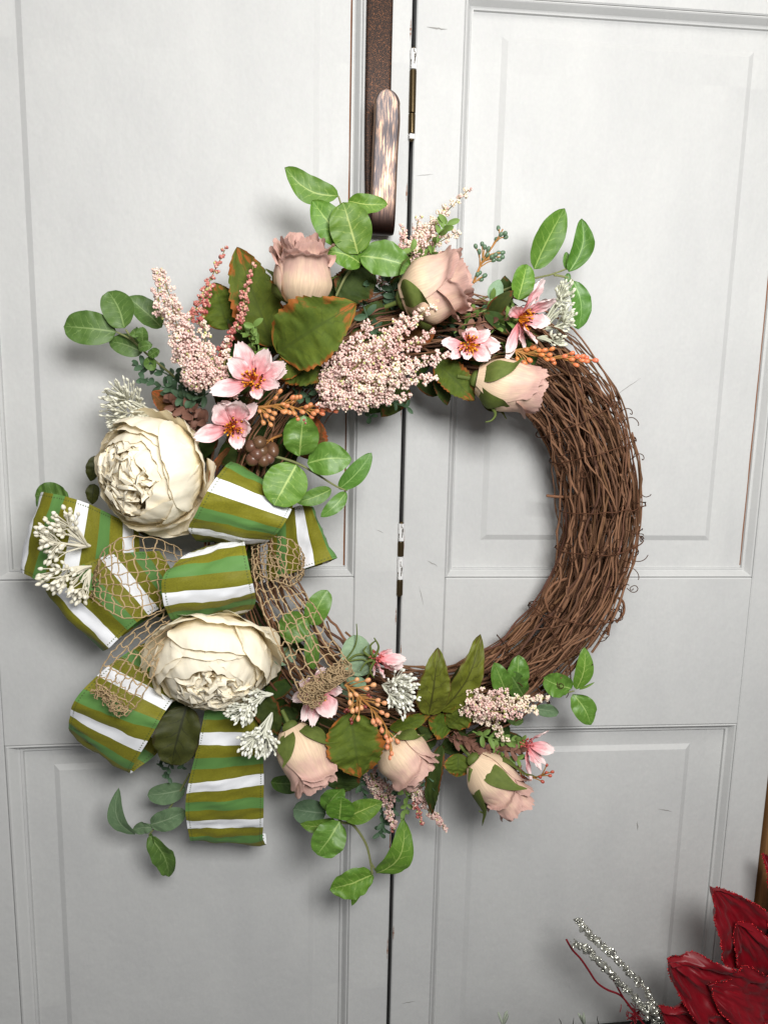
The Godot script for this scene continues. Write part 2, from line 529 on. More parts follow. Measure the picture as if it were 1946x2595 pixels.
func build_doors() -> void:
	var top := 0.66
	var low := -1.12
	shift = Vector3(0, low, 0)
	# right leaf: hinged on the gap and standing a little proud at its far side
	var r := empty("closet_door", self)
	tag(r, "white panelled folding door leaf with scuff marks, behind the bare twig side of the wreath", "door", "white folding closet door leaves")
	r.position = shift
	r.rotation.y = -0.0413546
	for q in [[0.0022, 0.0514], [0.4160, 0.4628]]:
		door_boxes("stile", Vector3(q[0], low, -0.034), Vector3(q[1], top, 0), r)
	for q in [[-0.2577, -0.0756], [0.5262, top], [low, -0.90]]:
		door_boxes("rail", Vector3(0.05165, q[0], -0.034), Vector3(0.41575, q[1], 0), r)
	panel(r, 0.0514, 0.4160, -0.0756, 0.5262, 1.0, 1.0, Rect2(0.0925, -0.0335, 0.2720, 0.5285))
	panel(r, 0.0514, 0.4160, -0.90, -0.2577, 1.0, 1.0, Rect2(0.0925, -0.86, 0.2720, 0.5725))
	crack(r, 0.4055, -0.063, 0.51, -0.0119)
	scratch(r, Vector2(0.0125, 0.4935), Vector2(0.0335, 0.4925), 0.0003, 0.0014)
	scratch(r, Vector2(0.006, 0.352), Vector2(0.024, 0.3545), 0.0003, 0.0005)
	scratch(r, Vector2(0.238, 0.132), Vector2(0.266, 0.152), -0.0091, 0.0007)
	scratch(r, Vector2(0.330, -0.372), Vector2(0.348, -0.376), -0.0091, 0.0011)
	scratch(r, Vector2(0.304, -0.388), Vector2(0.306, -0.400), -0.0091, 0.0014)
	scratch(r, Vector2(0.016, -0.618), Vector2(0.033, -0.616), 0.0003, 0.0010)
	scratch(r, Vector2(0.030, -0.055), Vector2(0.0425, -0.062), 0.0003, 0.0010)
	scratch(r, Vector2(0.022, -0.085), Vector2(0.028, -0.108), 0.0003, 0.0006)
	for q in [[0.0036, 0.300, 0.012], [0.0034, 0.215, 0.02], [0.0036, -0.03, 0.03], [0.0034, -0.16, 0.014], [0.0036, -0.42, 0.05], [0.0034, -0.52, 0.02]]:
		chip(r, Vector2(q[0], q[1]), q[2])
	# left leaf
	var l := empty("closet_door", self)
	tag(l, "white panelled folding door leaf behind the striped bow and the bronze hanger", "door", "white folding closet door leaves")
	l.position = shift
	for q in [[-0.0514, -0.0022], [-0.4900, -0.4312]]:
		door_boxes("stile", Vector3(q[0], low, -0.034), Vector3(q[1], top, 0), l)
	for q in [[-0.2595, -0.0740], [0.572, top], [low, -0.90]]:
		door_boxes("rail", Vector3(-0.43095, q[0], -0.034), Vector3(-0.05165, q[1], 0), l)
	panel(l, -0.4312, -0.0514, -0.0740, 0.572, 1.7, 1.0, Rect2(-0.3835, -0.0325, 0.2900, 0.5725))
	panel(l, -0.4312, -0.0514, -0.90, -0.2595, 1.7, 1.0, Rect2(-0.3835, -0.86, 0.2900, 0.5715))
	crack(l, -0.0622, -0.063, 0.56, -0.0119)
	for q in [[-0.0035, 0.335, 0.02], [-0.0035, 0.12, 0.04], [-0.0035, -0.12, 0.02], [-0.0035, -0.40, 0.08], [-0.0034, -0.54, 0.03], [-0.0036, 0.49, 0.02]]:
		chip(l, Vector2(q[0], q[1]), q[2])
	scratch(l, Vector2(-0.028, -0.02), Vector2(-0.019, -0.024), 0.0003, 0.0006)
	hinge(l, 0.3868, 0.4722, 0)
	hinge(l, -0.0950, -0.0130, 1)
	# darkness behind the doors
	var w := MB.new()
	w.box(Vector3(-0.9, low, -0.14), Vector3(0.9, top + 0.1, -0.10), 0.001)
	var wo := obj("back_wall", fin(w), M.dark, self)
	wo.position = shift
	tag(wo, "", "", "", "structure")
	# the wooden jamb beyond the right leaf
	var j := MB.new()
	j.box(Vector3(0.4655, low, -0.06), Vector3(0.56, top, 0.026), 0.002)
	var jo := obj("door_jamb", fin(j), M.wood_trim, self)
	jo.position = shift
	tag(jo, "", "", "", "structure")
	shift = Vector3.ZERO


# paint rubbed through at the edge of a stile
func chip(parent: Node3D, at: Vector2, length: float) -> void:
	var b := MB.new()
	b.grid(1, 16, func(u: float, v: float) -> Vector3:
		var w := 0.0005 * maxf(0.1, sin(PI * v) * (0.8 + 1.6 * noise.get_noise_2d(v * 5.0, at.y * 60.0)))
		return Vector3(at.x + (u - 0.5) * w * 2.0, at.y + (v - 0.5) * length, 0.0003))
	obj("paint_chip", fin(b), M.bare_wood, parent)


func hinge(parent: Node3D, y0: float, y1: float, which: int) -> void:
	var h := empty("hinge", parent, ["brass hinge with its paint worn away", "hinge still mostly white with chipped paint"][which])
	var L := y1 - y0
	var segs := [[0.0, 0.06, 1], [0.065, 0.29, 0], [0.297, 0.77, 0], [0.777, 1.0, 1]] if which == 0 else [[0.0, 0.215, 0], [0.222, 0.54, 1], [0.547, 0.75, 0], [0.757, 1.0, 1]]
	for s in segs:
		var b := MB.new()
		var a := y0 + L * float(s[0])
		var c := y0 + L * float(s[1])
		b.tube([Vector3(0, a, 0.0006), Vector3(0, a + 0.0006, 0.0006), Vector3(0, c - 0.0006, 0.0006), Vector3(0, c, 0.0006)], [0.0031, 0.0036, 0.0036, 0.0031], 16, Color.WHITE, 12.0)
		obj("knuckle", fin(b), M.white_chipped if s[2] == 1 else M.brass, h)
	for e in [[y0, -1.0], [y1, 1.0]]:
		var b := MB.new()
		b.ball(Vector3(0, e[0], 0.0006), Vector3(0, e[1], 0), 0.0022, 0.0027, Color.WHITE, 12, 6)
		obj("pin_head", fin(b), M.brass, h)


# ------------------------------------------------------------------ the bronze over-door hanger
func build_hanger() -> void:
	var foot := Vector3(-0.0314,0.3023,0.0120)
	shift = foot
	var h := empty("wreath_hanger", self)
	h.position = foot
	tag(h, "dark bronze over-door hanger with a rubbed hook, above the wreath", "hanger")
	# flat bar running up over the door, then a round-ended lip turned up in front
	var bar := MB.new()
	strap(bar, [[-0.0345, 0.690, 0.0025, 0.0132], [-0.0350, 0.60, 0.0025, 0.0132], [-0.0353, 0.40, 0.0025, 0.0132], [-0.0330, 0.305, 0.0030, 0.0132]], 0.0022, 5.0, false)
	obj("strap", fin(bar), M.bronze, h)
	var a := Vector3(-0.0305,0.2914,0.0100)
	var lip := MB.new()
	var p0 := Vector3(-0.0295,0.3087,0.0030)
	var p1 := Vector3(-0.0312,0.2919,0.0120)
	var p2 := Vector3(-0.0314,0.2994,0.0270)
	var p3 := Vector3(-0.0307,0.3637,0.0320)
	var p4 := Vector3(-0.0297,0.3933,0.0330)
	var p5 := Vector3(-0.0307,0.4203,0.0360)
	strap(lip, [[p0.x, p0.y, p0.z, 0.0128], [p1.x, p1.y, p1.z, 0.0127], [p2.x, p2.y, p2.z, 0.0128], [p3.x, p3.y, p3.z, 0.0128], [p4.x, p4.y, p4.z, 0.0130], [p5.x, p5.y, p5.z, 0.0118]], 0.0022, 1.0, true)
	obj("hook", fin(lip), M.bronzelip, h)
	shift = Vector3.ZERO


# a flat bent bar: rows of (x, y, z, half width), with rounded edges; the last end may be round
func strap(b: MB, rows: Array, th: float, vs: float, round_end: bool) -> void:
	var c := []
	var w := []
	for r in rows:
		c.append(Vector3(r[0], r[1], r[2]))
		w.append(Vector3(r[3], 0, 0))
	c = spline(c, 14)
	w = spline(w, 14)
	var n := c.size()
	var run := [0.0]
	for k in range(1, n):
		run.append(run[-1] + (c[k] as Vector3).distance_to(c[k - 1]))
	var ring := 16
	var base := b.v.size()
	for k in n:
		var t: Vector3 = (c[mini(k + 1, n - 1)] - c[maxi(k - 1, 0)]).normalized()
		var nrm := Vector3.RIGHT.cross(t).normalized()
		var hw: float = w[k].x
		if round_end:
			var left: float = run[-1] - run[k]
			if left < hw: hw = sqrt(maxf(hw * hw - (hw - left) * (hw - left), 1e-8)) + 0.0004
		for i in ring + 1:
			var a := TAU * i / ring
			# a flattened rounded box section
			var cx: float = signf(cos(a)) * pow(absf(cos(a)), 0.35) * hw
			var cz: float = signf(sin(a)) * pow(absf(sin(a)), 0.6) * th
			b.v.append(c[k] + Vector3.RIGHT * cx + nrm * cz)
			b.uv.append(Vector2(cx / maxf(hw, 0.001) * 0.5 + 0.5, run[k] / run[-1] * vs))
			b.col.append(Color.WHITE)
	for k in n - 1:
		for i in ring:
			var p := base + k * (ring + 1) + i
			var q := p + ring + 1
			b.idx.append_array([p, p + 1, q, p + 1, q + 1, q])


# ------------------------------------------------------------------ leaves and petals
const SHAPES := {
	"euc": [0.62, 0.72, 0.10], "round": [0.5, 0.5, 0.05], "lance": [0.75, 1.0, 0.0], "rose": [0.55, 0.8, 0.0], "cosmos": [0.95, 0.33, 0.0], "sepal": [0.35, 1.0, 0.0], "blade": [0.5, 0.75, 0.0],
}


func leaf_shape(kind: String, t: float) -> float:
	var s: Array = SHAPES[kind]
	var a: float = s[0]
	var b: float = s[1]
	var peak := a / (a + b)
	return pow(clampf(t, 0.0, 1.0), a) * pow(clampf(1.0 - t, 0.0, 1.0), b) / (pow(peak, a) * pow(1.0 - peak, b))


# a thin leaf or petal from base to tip. o: kind, fold (raised edges), bend (arches off the plane), tilt (turn about its midrib, degrees),
# side (sickle curve), wave (ruffled rim), teeth (saw edge), tint
func leaf_mesh(b: MB, base: Vector3, tip: Vector3, width: float, o := {}) -> void:
	var kind: String = o.get("kind", "euc")
	var fold: float = o.get("fold", 0.18)
	var bend: float = o.get("bend", 0.08)
	var side: float = o.get("side", 0.0)
	var wave: float = o.get("wave", 0.05)
	var teeth: float = o.get("teeth", 0.0)
	var pleat: float = o.get("pleat", 0.0)
	var crumple: float = o.get("crumple", 0.0)
	var crease: float = o.get("crease", 0.035 if teeth > 0.0 else 0.0)
	var nv: int = o.get("nv", 18 if teeth == 0.0 else 52)
	var nu: int = o.get("nu", 16 if pleat > 0.0 else (12 if crease > 0.0 else 8))
	var t := tip - base
	var L := t.length()
	t /= L
	var n: Vector3 = (o.get("face", Vector3(-0.1, 0.12, 1.0)) as Vector3)
	n = (n - t * n.dot(t)).normalized().rotated(t, deg_to_rad(o.get("tilt", 0.0)))
	var s := n.cross(t)
	var sd := rng.randf() * 90.0
	var tint: Color = o.get("tint", Color.WHITE)
	b.grid(nu, nv, func(a: float, v: float) -> Vector3:
		var u := a * 2.0 - 1.0
		var vv := v
		if kind == "cosmos":
			# blunt, lightly notched end
			vv = v * (1.0 - 0.055 * absf(sin(u * 4.7)) - 0.07 * u * u)
		var hw := width * 0.5 * (leaf_shape(kind, v) if kind != "cosmos" else 0.10 + 0.90 * sin(PI * 0.5 * minf(pow(v, 1.15) / 0.66, 1.0)) * (1.0 - 0.50 * pow(maxf(v - 0.6, 0.0) / 0.4, 2.2)))
		if crease > 0.0: hw *= 1.0 + 0.16 * noise.get_noise_2d(v * 2.6 + sd, 70.0 if u > 0.0 else 90.0) * sin(PI * v)
		if teeth > 0.0 and v > 0.12 and v < 0.97:
			hw *= 1.0 + (teeth * (1.0 - fposmod(v * 13.0, 1.0)) * 1.2 - teeth * 0.5) * 1.6
		var w := noise.get_noise_2d(v * 3.2 + sd, u * 1.3) * wave * width * absf(u) * 1.6 + noise.get_noise_2d(v * 1.8 + sd, 50.0) * wave * width * 0.6
		var pl := cos(u * PI * 3.0) * pleat * width * (0.25 + 0.75 * sin(PI * v)) 
		if crumple > 0.0: w += (noise.get_noise_3d(u * 2.6, v * 4.0, sd) + 0.5 * noise.get_noise_3d(u * 6.0, v * 8.0, sd)) * crumple * width
		if crease > 0.0:
			var ph := v * 6.0 - absf(u) * 1.5
			w += (absf(ph - roundf(ph)) - 0.25) * crease * width * sin(PI * clampf(absf(u) * 1.1, 0.0, 1.0)) * 1.6
		var p := base + t * L * vv + s * (u * hw + side * L * sin(PI * v) + 0.0)
		return p + n * (bend * L * sin(PI * v) + fold * hw * (absf(u) if kind != "cosmos" else u * u) + w + pl), tint)


func leaf(parent: Node3D, base: Vector3, tip: Vector3, wpx: float, m: String, o := {}, called := "leaf") -> void:
	var b := MB.new()
	var q := o.duplicate()
	var k := rr(0.86, 1.12)
	q["tint"] = (o.get("tint", Color.WHITE) as Color) * Color(k * rr(0.92, 1.08), k, k * rr(0.9, 1.1))
	if not q.has("wave"): q["wave"] = rr(0.03, 0.13)
	if not q.has("bend"): q["bend"] = rr(0.02, 0.15)
	if m == "euc" and rng.randf() < 0.45: m = "eucb"
	leaf_mesh(b, base, tip, wpx * 0.000455, q)
	obj(called, fin(b), M[m], parent)


func stem(parent: Node3D, pts: Array, r0: float, r1: float, m := "stem", called := "stem") -> void:
	var c := spline(pts, 6)
	var rad := []
	for k in c.size(): rad.append(lerpf(r0, r1, float(k) / (c.size() - 1)))
	var b := MB.new()
	b.tube(c, rad, 7)
	obj(called, fin(b), M[m], parent)


# a rosebud lying along an axis: spiral outer petals that part at the rim, a rolled heart, and five sepals at its foot
func rose(label: String, base: Vector3, tip: Vector3, R: float, spin: float, flare: float, nsep := 5, pull := 0.62) -> void:
	var g := wpart("rose", label)
	var H := base.distance_to(tip)
	var a := (tip - base) / H
	var e1 := a.cross(Vector3(0.2, 0.1, 0.97)).normalized()
	var e2 := a.cross(e1)
	for layer in 5:
		var cnt: int = [3, 4, 4, 3, 3][layer]
		for k in cnt:
			var phi0: float = spin + TAU * k / cnt + layer * 0.7
			var half: float = [1.25, 1.05, 1.0, 1.3, 1.5][layer]
			var rho: float = [1.0, 0.92, 0.76, 0.56, 0.32][layer]
			var hh: float = [rr(0.78, 0.96), rr(0.92, 1.02), rr(0.98, 1.06), rr(0.98, 1.05), rr(0.96, 1.0)][layer]
			var fl: float = flare * [1.25, 0.9, 0.55, 0.3, 0.1][layer] * rr(0.5, 1.5)
			var sd := rng.randf() * 100.0
			var b := MB.new()
			b.grid(14, 18, func(x: float, v: float) -> Vector3:
				var u := x * 2.0 - 1.0
				var r: float
				if v < 0.45: r = lerpf(0.50, 1.0, sin(v / 0.45 * PI * 0.5))
				else: r = lerpf(1.0, 0.88, smoothstep(0.45, 0.85, v))
				# each petal rides over one neighbour and under the other
				r = r * rho * (1.0 + 0.05 * u)
				var rim := smoothstep(0.70, 1.0, v)
				r += rim * rim * fl * (0.35 + 0.65 * cos(u * 1.4))
				r += noise.get_noise_3d(u * 1.6, v * 1.4, sd) * 0.07 * (0.3 + v) + noise.get_noise_3d(u * 7.0, v * 1.2, sd + 7.0) * (0.03 * v + 0.10 * rim * fl)
				var ph := phi0 + u * half * (0.75 + 0.25 * sin(PI * minf(v * 1.1, 1.0)))
				var z := hh * v * (1.0 - 0.16 * pow(absf(u), 3.0)) - 0.30 * pow(rim, 4.0) * fl + noise.get_noise_2d(u * 3.0, sd) * 0.06 * rim
				return base + a * z * H + (e1 * cos(ph) + e2 * sin(ph)) * R * maxf(r, 0.02))
			obj("petal", fin(b), M.rosepetal, g)
	for k in nsep:
		var ph := spin + 0.5 + TAU * k / 5.0
		var o := e1 * cos(ph) + e2 * sin(ph)
		var sl := rr(0.8, 1.05) * pull
		var b := MB.new()
		var tw := rr(-0.5, 0.5)
		var c := e1 * cos(ph + 1.57) + e2 * sin(ph + 1.57)
		var off := rr(0.0, 0.25)
		b.grid(6, 16, func(x: float, v: float) -> Vector3:
			var u := x * 2.0 - 1.0
			var r: float = lerpf(0.12, 1.04, sin(minf(v / 0.55, 1.0) * PI * 0.5)) + off * v * v + smoothstep(0.82, 1.0, v) * 0.28
			var w := 0.50 * leaf_shape("sepal", v * 0.97 + 0.01) * (1.0 - 0.2 * v)
			return base + a * H * (v * sl - 0.04) + (o * sqrt(maxf(1.0 - u * u * w * w * 0.8, 0.05)) + c * (u * w + tw * v * v * v)) * R * r)
		obj("sepal", fin(b), M.sepal, g)
	var rb := MB.new()
	rb.ball(base - a * H * 0.02, a, H * 0.09, R * 0.34)
	rb.tube([base - a * H * 0.30, base - a * H * 0.1, base], [0.002, 0.0022, 0.004], 7)
	obj("hip", fin(rb), M.stem_green, g)


# a full peony: concentric bowls of broad petals round a ruffled heart
func peony(label: String, c0: Vector3, face: Vector3, R: float, squash: float, guard := 6) -> void:
	var g := wpart("peony", label)
	var a := face.normalized()
	var e1 := a.cross(Vector3(0.15, 1.0, 0.1)).normalized()
	var e2 := a.cross(e1)
	var layers := [[guard, 1.04, 150.0, 90.0, 46.0, 0.16], [6, 0.98, 142.0, 66.0, 44.0, 0.07], [5, 0.93, 135.0, 54.0, 46.0, 0.05], [5, 0.87, 126.0, 45.0, 44.0, 0.05], [6, 0.80, 112.0, 38.0, 42.0, 0.06]]
	for li in layers.size():
		var q: Array = layers[li]
		for k in int(q[0]):
			var phi: float = TAU * k / float(q[0]) + li * 0.47 + rr(-0.12, 0.12)
			var half := deg_to_rad(float(q[4])) * rr(0.95, 1.2)
			var th0 := deg_to_rad(float(q[2]))
			var th1 := deg_to_rad(float(q[3]) + rr(-7.0, 8.0))
			var rad: float = R * float(q[1]) * rr(0.97, 1.03)
			var fl: float = q[5]
			var sd := rng.randf() * 100.0
			var b := MB.new()
			b.grid(22, 18, func(x: float, v: float) -> Vector3:
				var u := x * 2.0 - 1.0
				var vv := v * (1.0 - 0.20 * u * u - 0.16 * pow(absf(u), 5.0))
				var th := lerpf(th0, th1, vv)
				var wd := half * (0.45 + 0.55 * sin(PI * 0.5 * minf(v * 1.5, 1.0))) / maxf(sin(clampf(th, 0.5, 2.64)), 0.45)
				var ph := phi + u * wd
				var r := rad * (1.0 + fl * smoothstep(0.55, 1.0, v) + 0.035 * u)
				r *= 1.0 + noise.get_noise_3d(u * 5.0, v * 0.7, sd) * 0.05 * v + noise.get_noise_3d(u * 13.0, v * 0.5, sd + 60.0) * 0.016 * v + noise.get_noise_3d(u * 1.4, v * 1.8, sd + 30.0) * 0.06
				th += noise.get_noise_2d(u * 2.6, sd) * (0.05 if li < 3 else 0.10) * v * v + noise.get_noise_2d(u * 12.0, sd + 4.0) * 0.014 * v * v
				var p := a * cos(th) * squash + (e1 * cos(ph) + e2 * sin(ph)) * sin(th)
				return c0 + p * r)
			obj("petal", fin(b), M.peony, g)
	# crumpled heart
	var core := MB.new()
	core.ball(c0 + a * R * squash * 0.30, a, R * squash * 0.38, R * 0.48, Color(0.95, 0.88, 0.74), 14, 10)
	obj("flower_core", fin(core), M.peony, g)
	for k in 28:
		var ph := k * 2.4 + rr(-0.3, 0.3)
		var off := sqrt((k + 0.5) / 28.0) * 0.52 * R
		var o := e1 * cos(ph) + e2 * sin(ph)
		var foot := c0 + o * off * 0.75 + a * R * squash * 0.42
		var head := c0 + o * off * rr(0.85, 1.12) + a * R * squash * (sqrt(maxf(1.0 - pow(off / R, 2.0), 0.1)) * rr(0.84, 0.97))
		var b := MB.new()
		leaf_mesh(b, foot, head + rdir() * R * 0.04, R * rr(0.46, 0.66), {"kind": "round", "face": (o * 0.7 + a * 1.1 + rdir() * 0.5), "fold": rr(0.1, 0.4), "bend": rr(-0.1, 0.3), "wave": 0.22, "nu": 12, "nv": 12})
		obj("inner_petal", fin(b), M.peony, g)


func cosmos(label: String, c0: Vector3, face: Vector3, petals: Array, heart := true, opts := {}) -> void:
	var g := wpart("cosmos_flower", label)
	for q in petals:
		var b := MB.new()
		var start: Vector3 = c0.lerp(q[0], 0.05)
		leaf_mesh(b, start, q[0], float(q[1]) * 0.00038, {"kind": "cosmos", "face": q[2] if q.size() > 2 else face, "fold": q[3] if q.size() > 3 else 0.25, "bend": q[4] if q.size() > 4 else -0.05, "pleat": 0.022, "wave": 0.10, "nv": 18})
		obj("petal", fin(b), M.cosmos, g)
	var f := face.normalized()
	var e1 := f.cross(Vector3(0.1, 0.9, 0.2)).normalized()
	var e2 := f.cross(e1)
	if heart:
		var st := MB.new()
		for k in 46:
			var ph := rng.randf() * TAU
			var off := sqrt(rng.randf())
			var d := (e1 * cos(ph) + e2 * sin(ph)) * off
			var a := c0 + d * 0.004
			var e := c0 + d * 0.0105 + f * (0.0125 - 0.004 * off) * rr(0.8, 1.15)
			st.tube([a, (a + e) * 0.5 + d * 0.001, e], [0.0007, 0.0006], 5, lin(214, 132, 30) if rng.randf() < 0.72 else lin(186, 84, 40))
			if rng.randf() < 0.42: st.ball(e, e - a, 0.0016, 0.0008, lin(70, 26, 30), 6, 4)
			else: st.ball(e, e - a, 0.0011, 0.0009, lin(236, 168, 50), 6, 4)
		obj("stamens", fin(st), M.plain, g)
	else:
		var st := MB.new()
		for k in 60:
			var d := rdir() * 0.008 * pow(rng.randf(), 0.4)
			st.ball(c0 + d, d, 0.0011, 0.0010, lin(150, 50, 60).lerp(lin(200, 100, 90), rng.randf()), 6, 4)
		obj("stamens", fin(st), M.plain, g)
	var cal := MB.new()
	cal.ball(c0 - f * 0.004, f, 0.004, 0.0045, lin(104, 120, 56))
	cal.tube([c0 - f * 0.005, c0 - f * 0.02 + Vector3(0, -0.004, -0.006), c0 - f * 0.03 + Vector3(0, -0.012, -0.02)], [0.0014], 6, lin(104, 120, 56))
	obj("calyx", fin(cal), M.plain, g)


# astilbe: spikes of tiny beads. spikes: [from, to, radius at foot, radius at tip] in metres
func astilbe(label: String, spikes: Array, cols: Array, bead := 0.00108) -> void:
	var g := wpart("astilbe_plume", label)
	var xf := []
	var cc := []
	var st := MB.new()
	for q in spikes:
		var a: Vector3 = q[0]
		var c: Vector3 = q[1]
		var L := a.distance_to(c)
		var d := (c - a) / L
		var sag := Vector3(rr(-0.06, 0.06), rr(-0.05, 0.03), rr(-0.02, 0.08)) * L
		var e1 := d.cross(Vector3(0.2, 0.3, 0.9)).normalized()
		var e2 := d.cross(e1)
		st.tube([a, a.lerp(c, 0.5) + sag, c], [0.0009, 0.0006, 0.0004], 5, lin(128, 120, 70))
		var n := int(L / (0.0030 if q[2] > 0.005 else 0.0023)) + 2
		var tone: Color = cols[rng.randi() % cols.size()]
		for k in n:
			var t := float(k) / (n - 1)
			var r := lerpf(q[2], q[3], t) * (0.8 + 0.35 * absf(sin(k * 1.7)))
			var mid := a.lerp(c, t) + sag * 4.0 * t * (1.0 - t)
			var lobes := maxi(1, int(r / 0.0032))
			for j in lobes:
				var ph := k * 2.4 + TAU * j / lobes + rr(-0.3, 0.3)
				var lc := mid + (e1 * cos(ph) + e2 * sin(ph)) * r * rr(0.45, 1.0) + d * rr(-0.001, 0.003)
				var lr := minf(0.0036, r * 0.62)
				for i in 15 if r > 0.003 else 9:
					var p := lc + rdir() * lr * pow(rng.randf(), 0.35)
					var sc := bead * rr(0.7, 1.2)
					xf.append(Transform3D(Basis().scaled(Vector3.ONE * sc), p - shift))
					var w := rng.randf()
					var col: Color = tone
					if w < 0.42: col = cols[rng.randi() % cols.size()]
					elif w < 0.47: col = lin(196, 200, 128)
					cc.append(col * rr(0.85, 1.12))
	obj("stalks", fin(st), M.plain, g)
	var mm := MultiMesh.new()
	mm.transform_format = MultiMesh.TRANSFORM_3D
	mm.use_colors = true
	var sp := SphereMesh.new()
	sp.radius = 1.0; sp.height = 2.0; sp.radial_segments = 8; sp.rings = 5
	mm.mesh = sp
	mm.instance_count = xf.size()
	for k in xf.size():
		mm.set_instance_transform(k, xf[k])
		mm.set_instance_color(k, cc[k])
	var o := MultiMeshInstance3D.new()
	o.name = "florets"
	o.multimesh = mm
	o.material_override = M.plain
	o.set_meta("kind", "stuff")
	g.add_child(o, true)


# pale seed heads: forked stalks ending in pointed buds. Each cluster: [root, centre of the buds, half extents, how many]
func berry_umbel(label: String, clusters: Array, c1: Color, c2: Color, fat := 1.0) -> void:
	var g := wpart("berry_cluster", label)
	var st := MB.new()
	var bd := MB.new()
	for q in clusters:
		var root: Vector3 = q[0]
		var cen: Vector3 = q[1]
		var ext: Vector3 = q[2]
		var forks := []
		for k in 9:
			var f: Vector3 = root.lerp(cen + rdir() * ext * 0.7, rr(0.5, 0.75))
			forks.append(f)
			st.tube([root, root.lerp(f, 0.5) + rdir() * 0.0015, f], [0.0010, 0.0008], 5, c1 * 0.9)
		for k in int(q[3] * 1.7):
			var p := cen + rdir() * ext * pow(rng.randf(), 0.3)
			var f: Vector3 = forks[0]
			for x in forks:
				if p.distance_to(x) < p.distance_to(f): f = x
			var out := (p - root).normalized() * 0.6 + (p - f).normalized() * 0.6 + Vector3(0, 0, 0.15)
			out = (out.normalized() + rdir() * 0.45).normalized()
			st.tube([f, f.lerp(p, 0.5) + rdir() * 0.0008, p], [0.0005, 0.0005], 4, c1 * 0.9)
			var hl := 0.0022 * rr(0.75, 1.2) * sqrt(fat)
			bd.ball(p + out * hl * 0.7, out, hl, 0.00128 * fat * rr(0.8, 1.15), c1.lerp(c2, rng.randf()), 7, 6, 0.25)
	obj("stalks", fin(st), M.plain, g)
	var o := obj("buds", fin(bd), M.waxy, g)
	o.set_meta("kind", "stuff")


func berry_spray(label: String, pts: Array, berries: Array, r: float, cols: Array) -> void:
	var g := wpart("berry_spray", label)
	var c := spline(pts, 8)
	var st := MB.new()
	var rad := []
	for k in c.size(): rad.append(lerpf(0.0014, 0.0006, float(k) / c.size()))
	st.tube(c, rad, 6, lin(176, 122, 66))
	for p in berries:
		var at: Vector3 = p + Vector3(0, 0, rr(-0.004, 0.004))
		var best: int = 0
		for k in c.size():
			if at.distance_to(c[k]) < at.distance_to(c[best]): best = k
		var root: Vector3 = c[maxi(best - 4, 0)]
		st.tube([root, root.lerp(at, 0.5) + Vector3(0, 0.001, 0.001), at], [0.0007, 0.0006], 5, lin(168, 122, 66))
		var t := float(best) / c.size()
		var b := MB.new()
		var col: Color = (cols[0] as Color).lerp(cols[1], clampf(t + rr(-0.25, 0.25), 0.0, 1.0))
		b.ball(at, at - root + rdir() * 0.001, r * rr(1.05, 1.35), r * rr(0.82, 1.0), col, 10, 8, -0.15)
		obj("berry", fin(b), M.waxy, g)
	obj("stalk", fin(st), M.plain, g)


# a little twig with paired leaves; the many small leaves are one part
func sprig(g: Node3D, a: Vector3, c: Vector3, n: int, ll: float, m: String, wide := 0.45) -> void:
	var b := MB.new()
	var d := (c - a).normalized()
	var mid := a.lerp(c, 0.5) + rdir() * 0.008
	var pts := spline([a, mid, c], 8)
	b.tube(pts, [0.0008], 5)
	for k in n:
		var p := along(pts, (k + 1.0) / n)
		var ax := d.cross(rdir()).normalized()
		for s in [-1.0, 1.0]:
			var dir: Vector3 = (ax * s + d * rr(0.2, 0.9) + Vector3(0, 0, 0.25)).normalized()
			leaf_mesh(b, p, p + dir * ll * rr(0.7, 1.15), ll * wide, {"kind": "round", "nu": 4, "nv": 7, "fold": 0.3, "face": rdir() * 0.5 + Vector3(0, 0.2, 1)})
	var o := obj("small_leaves", fin(b), M[m], g)
	o.set_meta("kind", "stuff")


# ------------------------------------------------------------------ ribbon and netting
# rows: pairs (edge, edge) along the ribbon's run
func ribbon(g: Node3D, called: String, rows: Array, v0: float, dirn := 1.0, crown := 0.004, label := "") -> void:
	var l := []
	var r := []
	for q in rows:
		l.append(q[0]); r.append(q[1])
	l = spline(l, 12)
	r = spline(r, 12)
	var run := [0.0]
	for k in range(1, l.size()):
		run.append(run[-1] + (((l[k] + r[k]) - (l[k - 1] + r[k - 1])) as Vector3).length() * 0.5)
	var period := 0.052
	var b := MB.new()
	var n := l.size()
	var nu := 12
	var sd := rng.randf() * 50.0
	for k in n:
		var t: Vector3 = (l[mini(k + 1, n - 1)] + r[mini(k + 1, n - 1)] - l[maxi(k - 1, 0)] - r[maxi(k - 1, 0)]).normalized()
		var nn := t.cross(((r[k] - l[k]) as Vector3).normalized())
		if nn.z < 0.0 and dirn > 0.0: nn = nn
		for i in nu + 1:
			var u := float(i) / nu
			var p: Vector3 = (l[k] as Vector3).lerp(r[k], u)
			p += nn * (noise.get_noise_2d(run[k] * 26.0 + sd, u * 1.6) * 0.0045 + crown * (1.0 - pow(2.0 * u - 1.0, 2.0)) * 0.4)
			b.v.append(p)
			b.uv.append(Vector2(u, v0 + dirn * run[k] / period))
			b.col.append(Color.WHITE)
	for k in n - 1:
		for i in nu:
			var p := k * (nu + 1) + i
			var q := p + nu + 1
			b.idx.append_array([p, q, p + 1, p + 1, q, q + 1])
	obj(called, fin(b), M.ribbon, g, label)


